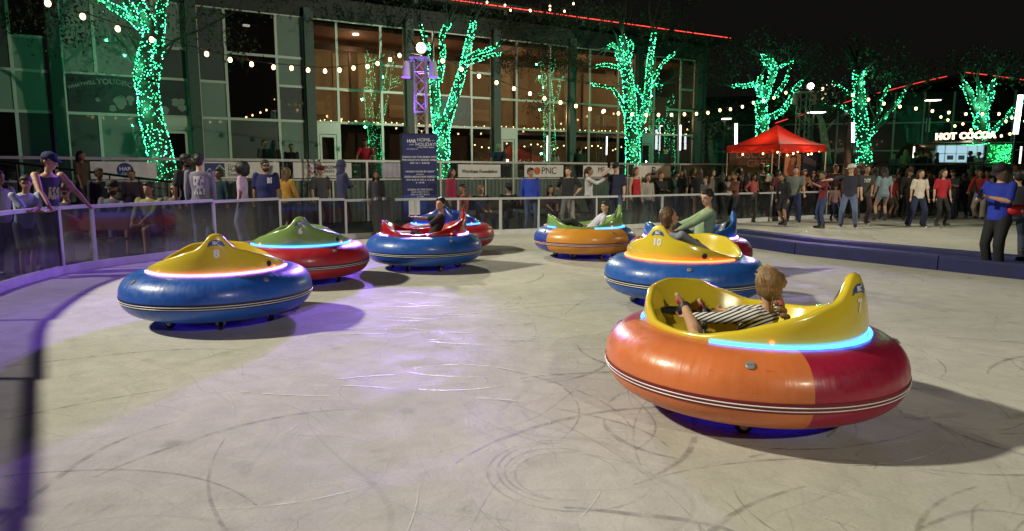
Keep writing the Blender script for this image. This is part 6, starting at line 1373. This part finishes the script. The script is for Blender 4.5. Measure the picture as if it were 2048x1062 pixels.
for k, p in enumerate(bpath[1:]):
    rr = .021 * (1 - .035 * k); g.ell(p + V((.008 * (1 if k % 2 else -1), 0, 0)), (rr * 1.0, rr * .85, .016), Matrix.Rotation(R(28 if k % 2 else -28), 3, 'Y'), 10, 7)
g.ell(hc + Q @ V((-.008, .040, -.012)), (.040, .030, .035)); g.cap(bpath[-1], bpath[-1] + V((0, .01, -.045)), .010, .004)
g.build('braid', mat('hair_y'), tg_, True)
g = G(); r_ = random.Random(8); tip = bpath[0]
for k in range(150): # loose strands combed back to the braid
    a = r_.uniform(-1.25, 1.25); st = hc + Q @ V((.058 * math.sin(a) * r_.uniform(.5, 1.03), r_.uniform(-.045, .02), .020 + .062 * math.cos(a))); md = hc + Q @ V((.062 * math.sin(a), .05 + .015 * r_.random(), .012 + .05 * math.cos(a) * r_.uniform(.3, 1)))
    g.tube([st, (st + md) / 2 + Q @ V((0, .006, .010)), md, md.lerp(tip, .6) + Q @ V((.02 * math.sin(a), .012, 0)), tip + V((r_.uniform(-.01, .01), 0, r_.uniform(-.02, .01)))], .0016, 4, False)
for k in range(14):
    p = bpath[0] + V((r_.uniform(-.03, .03), -.01, r_.uniform(-.02, .03))); g.tube([p, p + V((r_.uniform(-.02, .02), .02, -.02)), p + V((r_.uniform(-.05, .05), .03, -.06))], .0009, 3, False)
g.build('strands', mat('strand', (.34, .21, .10), .45), tg_, True)
g = G(); g.tube([bpath[2] + V((-.02, 0, 0)), bpath[2] + V((.02, .012, 0))], .012, 8); g.build('hair_tie', mat('tie_pink', (.5, .08, .14), .6), tg_)
for k in 'LR': # coloured soles
    f = Sg['f' + k]; fd = Sg['fd' + k]; g = G(); sd = V((1, 0, 0)); up = fd.cross(sd).normalized(); up = up if up.y < 0 else -up
    Mx = Matrix((fd, sd, fd.cross(sd))).transposed(); g.ell(f + fd * .033 + up * .012, (.022, .029, .012), Mx); g.build('sole_patch', mat('sole_pink', (.5, .05, .12), .5), tg_, True)
h = 1.62
rider('smiling woman with light brown hair and grey top in the number 10 car', car10, h, dict(pel=(0, 0, z_(.42, h)), spine=(.05, .50, 1), fL=(.10, -.36, z_(.62, h)), fR=(-.06, -.38, z_(.52, h)), kL=(0, -.3, 1), kR=(0, -.3, 1), fdL=(.2, -.7, .6), fdR=(.1, -.7, .6), hL=(.20, -.12, z_(.62, h)), hR=(-.18, -.16, z_(.60, h)), head=(-50, -8), neck=(0, .05, 1)), fem=1, hair=('bob', 'n'), skin='l', top=(L_, (.22, .25, .34)), bot=('slim', K), shoes=('shoe', (.5, .48, .45)), detail=1, seatx=-.16)
h = 1.80
rider('dark-haired man in a pale green shirt riding behind the number 10 car', carM, h, dict(pel=(0, 0, z_(.44, h)), spine=(0, .24, 1), fL=(.09, -.40, z_(.46, h)), fR=(-.08, -.40, z_(.46, h)), kL=(.1, -.3, 1), kR=(-.1, -.3, 1), fdL=(0, -.8, .6), fdR=(0, -.8, .6), hL=(.20, -.20, z_(.68, h)), hR=(-.18, -.22, z_(.66, h)), head=(42, 12), neck=(0, -.1, 1)), hair=(Sh, 'k'), skin='l', top=(L_, (.28, .40, .24)), bot=('pants', K), detail=1, fat=1.18, seatx=-.16)
h = 1.50
rider('smiling boy in a black tee riding the dark red shelled car', car5, h, dict(pel=(0, 0, z_(.44, h)), spine=(0, .40, 1), fL=(.08, -.47, z_(.56, h)), fR=(-.06, -.49, z_(.58, h)), kL=(0, -.3, 1), kR=(0, -.3, 1), fdL=(0, -.5, .8), fdR=(0, -.5, .8), hL=(.14, -.16, z_(.68, h)), hR=(-.10, -.18, z_(.80, h)), head=(62, -12), neck=(0, -.02, 1)), hair=('curly', 'k'), skin='l', top=(Sh, K), bot=('shorts', (.02, .02, .03)), shoes=('shoe', (.45, .42, .45)), detail=1, seatx=-.12)
h = 1.45
rider('dark-haired boy in white lying back in the green shelled car', carG, h, dict(pel=(0, 0, z_(.44, h)), spine=(0, .95, 1), fL=(.08, -.44, z_(.60, h)), fR=(-.06, -.44, z_(.60, h)), kL=(0, -.2, 1), kR=(0, -.2, 1), fdL=(0, -.4, .9), fdR=(0, -.4, .9), hL=(.16, .0, z_(.55, h)), hR=(-.16, .0, z_(.55, h)), head=(20, 5), neck=(0, .25, 1)), hair=(Sh, 'k'), skin='l', top=(L_, (.50, .48, .60)), bot=('pants', (.012, .012, .02)), shoes=('shoe', (.40, .38, .30)), detail=1, seatx=-.06)
# ---- prints on the shirts
def shirt_print(ts, u0, u1, h0, h1, col, back=False, holes=(), nm='print', inf=.0125, fem=0, fat=1.0):
    t, S = ts; T = [(-.07, .055, .045), (-.03, .082, .062), (.03, .080, .058), (.09, .078, .052), (.16, .088, .056), (.23, .098, .056), (.275, .092, .046)]
    def rad(h):
        for (a, x, y), (b, p, q) in zip(T, T[1:]):
            if h <= b: f = (h - a) / (b - a); return (x + (p - x) * f), (y + (q - y) * f), h
        return .09, .046, h
    g = G(); rs = []; n = 8
    for i in range(7):
        h = h0 + (h1 - h0) * i / 6; rx, ry, _ = rad(h); f = 1 + (fat - 1) * (1.0 if h < .2 else .5); rx = rx * f + inf; ry = ry * (1 + (f - 1) * 1.6) + inf; row = []
        for j in range(n + 1):
            u = u0 + (u1 - u0) * j / n; a = math.asin(max(-1, min(1, u / rx))); y_ = math.cos(a) * ry * (-1 if back else 1); row.append(S['pel'] + S['sp'] * h + S['side'] * u + S['fwd'] * y_)
        rs.append(row)
    vs = [p for r in rs for p in r]; r_ = random.Random(nm + str(u0))
    g.add(vs, [(i * (n + 1) + j, i * (n + 1) + j + 1, (i + 1) * (n + 1) + j + 1, (i + 1) * (n + 1) + j) for i in range(6) for j in range(n) if r_.random() > .28])
    g.build('print', mat('print_%02d%02d' % (int(col[0] * 99), int(col[2] * 99)), col, .7), t)
shirt_print(PRN['back'], -.05, .05, .06, .25, (.5, .5, .55), True, fat=1.02)
shirt_print(PRN['navy'], .015, .07, .19, .26, (.6, .6, .65), fat=1.36, inf=.014)
shirt_print(PRN['char'], -.05, .05, .19, .25, (.5, .5, .48))
shirt_print(PRN['tank'], -.045, .045, .10, .20, (.45, .42, .30), fat=1.08)
# ---- labels of the barrier bays, by what stands behind them
vis = [o for o in BAYS if -9000 < o['_px'] < 2100]
NB = ['the far left edge', 'the boy in pale blue', 'the reading woman', 'the seated men', 'the man with the back print', 'the woman with the afro', 'the heavy man in navy', 'the mustard sweater', 'the hooded person', 'the two bins', 'the kiosk', 'the crimson blouse', 'the blond seated person', 'the bowed man in a cap', 'the blue sweatshirt', 'the grey trousers', 'the man on the phone', 'the red off-shoulder top', 'the light jeans', 'the long black hair', 'the cream sweatshirt', 'the tent leg', 'the burgundy skater', 'the white flag']
vis.sort(key=lambda o: o['_px'])
PX_N = [(-200, NB[0]), (60, NB[1]), (156, NB[2]), (260, NB[3]), (400, NB[4]), (490, NB[5]), (560, NB[6]), (600, NB[7]), (665, NB[8]), (760, NB[9]), (860, NB[10]), (905, NB[11]), (960, NB[12]), (1010, NB[13]), (1060, NB[14]), (1135, NB[15]), (1230, NB[16]), (1290, NB[17]), (1400, NB[18]), (1450, NB[19]), (1530, NB[20]), (1600, NB[21]), (1660, NB[22]), (1710, NB[23])]
used = {}
for o in BAYS:
    px = o['_px']
    if px < -9000 or px > 2300:
        nb_ = globals().get('nb_', -1) + 1; o['label'] = 'framed barrier bay %s, out past the frame' % ['right behind the camera', 'behind and left of the camera', 'close at the left of the camera', 'farther left of the camera', 'beyond the right edge', 'farther beyond the right edge', 'behind and right of the camera', 'last at the far right', 'at the very end'][min(nb_, 8)]; continue
    nm = min(PX_N, key=lambda q: abs(q[0] - px))[1]; k = used.get(nm, 0); used[nm] = k + 1
    o['label'] = 'tinted barrier bay with white rail before %s%s' % (nm, ['', ', the next bay right', ', two bays right', ', three bays right', ', four bays right', ', five bays right', ', six bays right'][min(k, 6)])
for o in COL.objects:
    for k in ('_mid', '_px', '_h'):
        if k in o: del o[k]
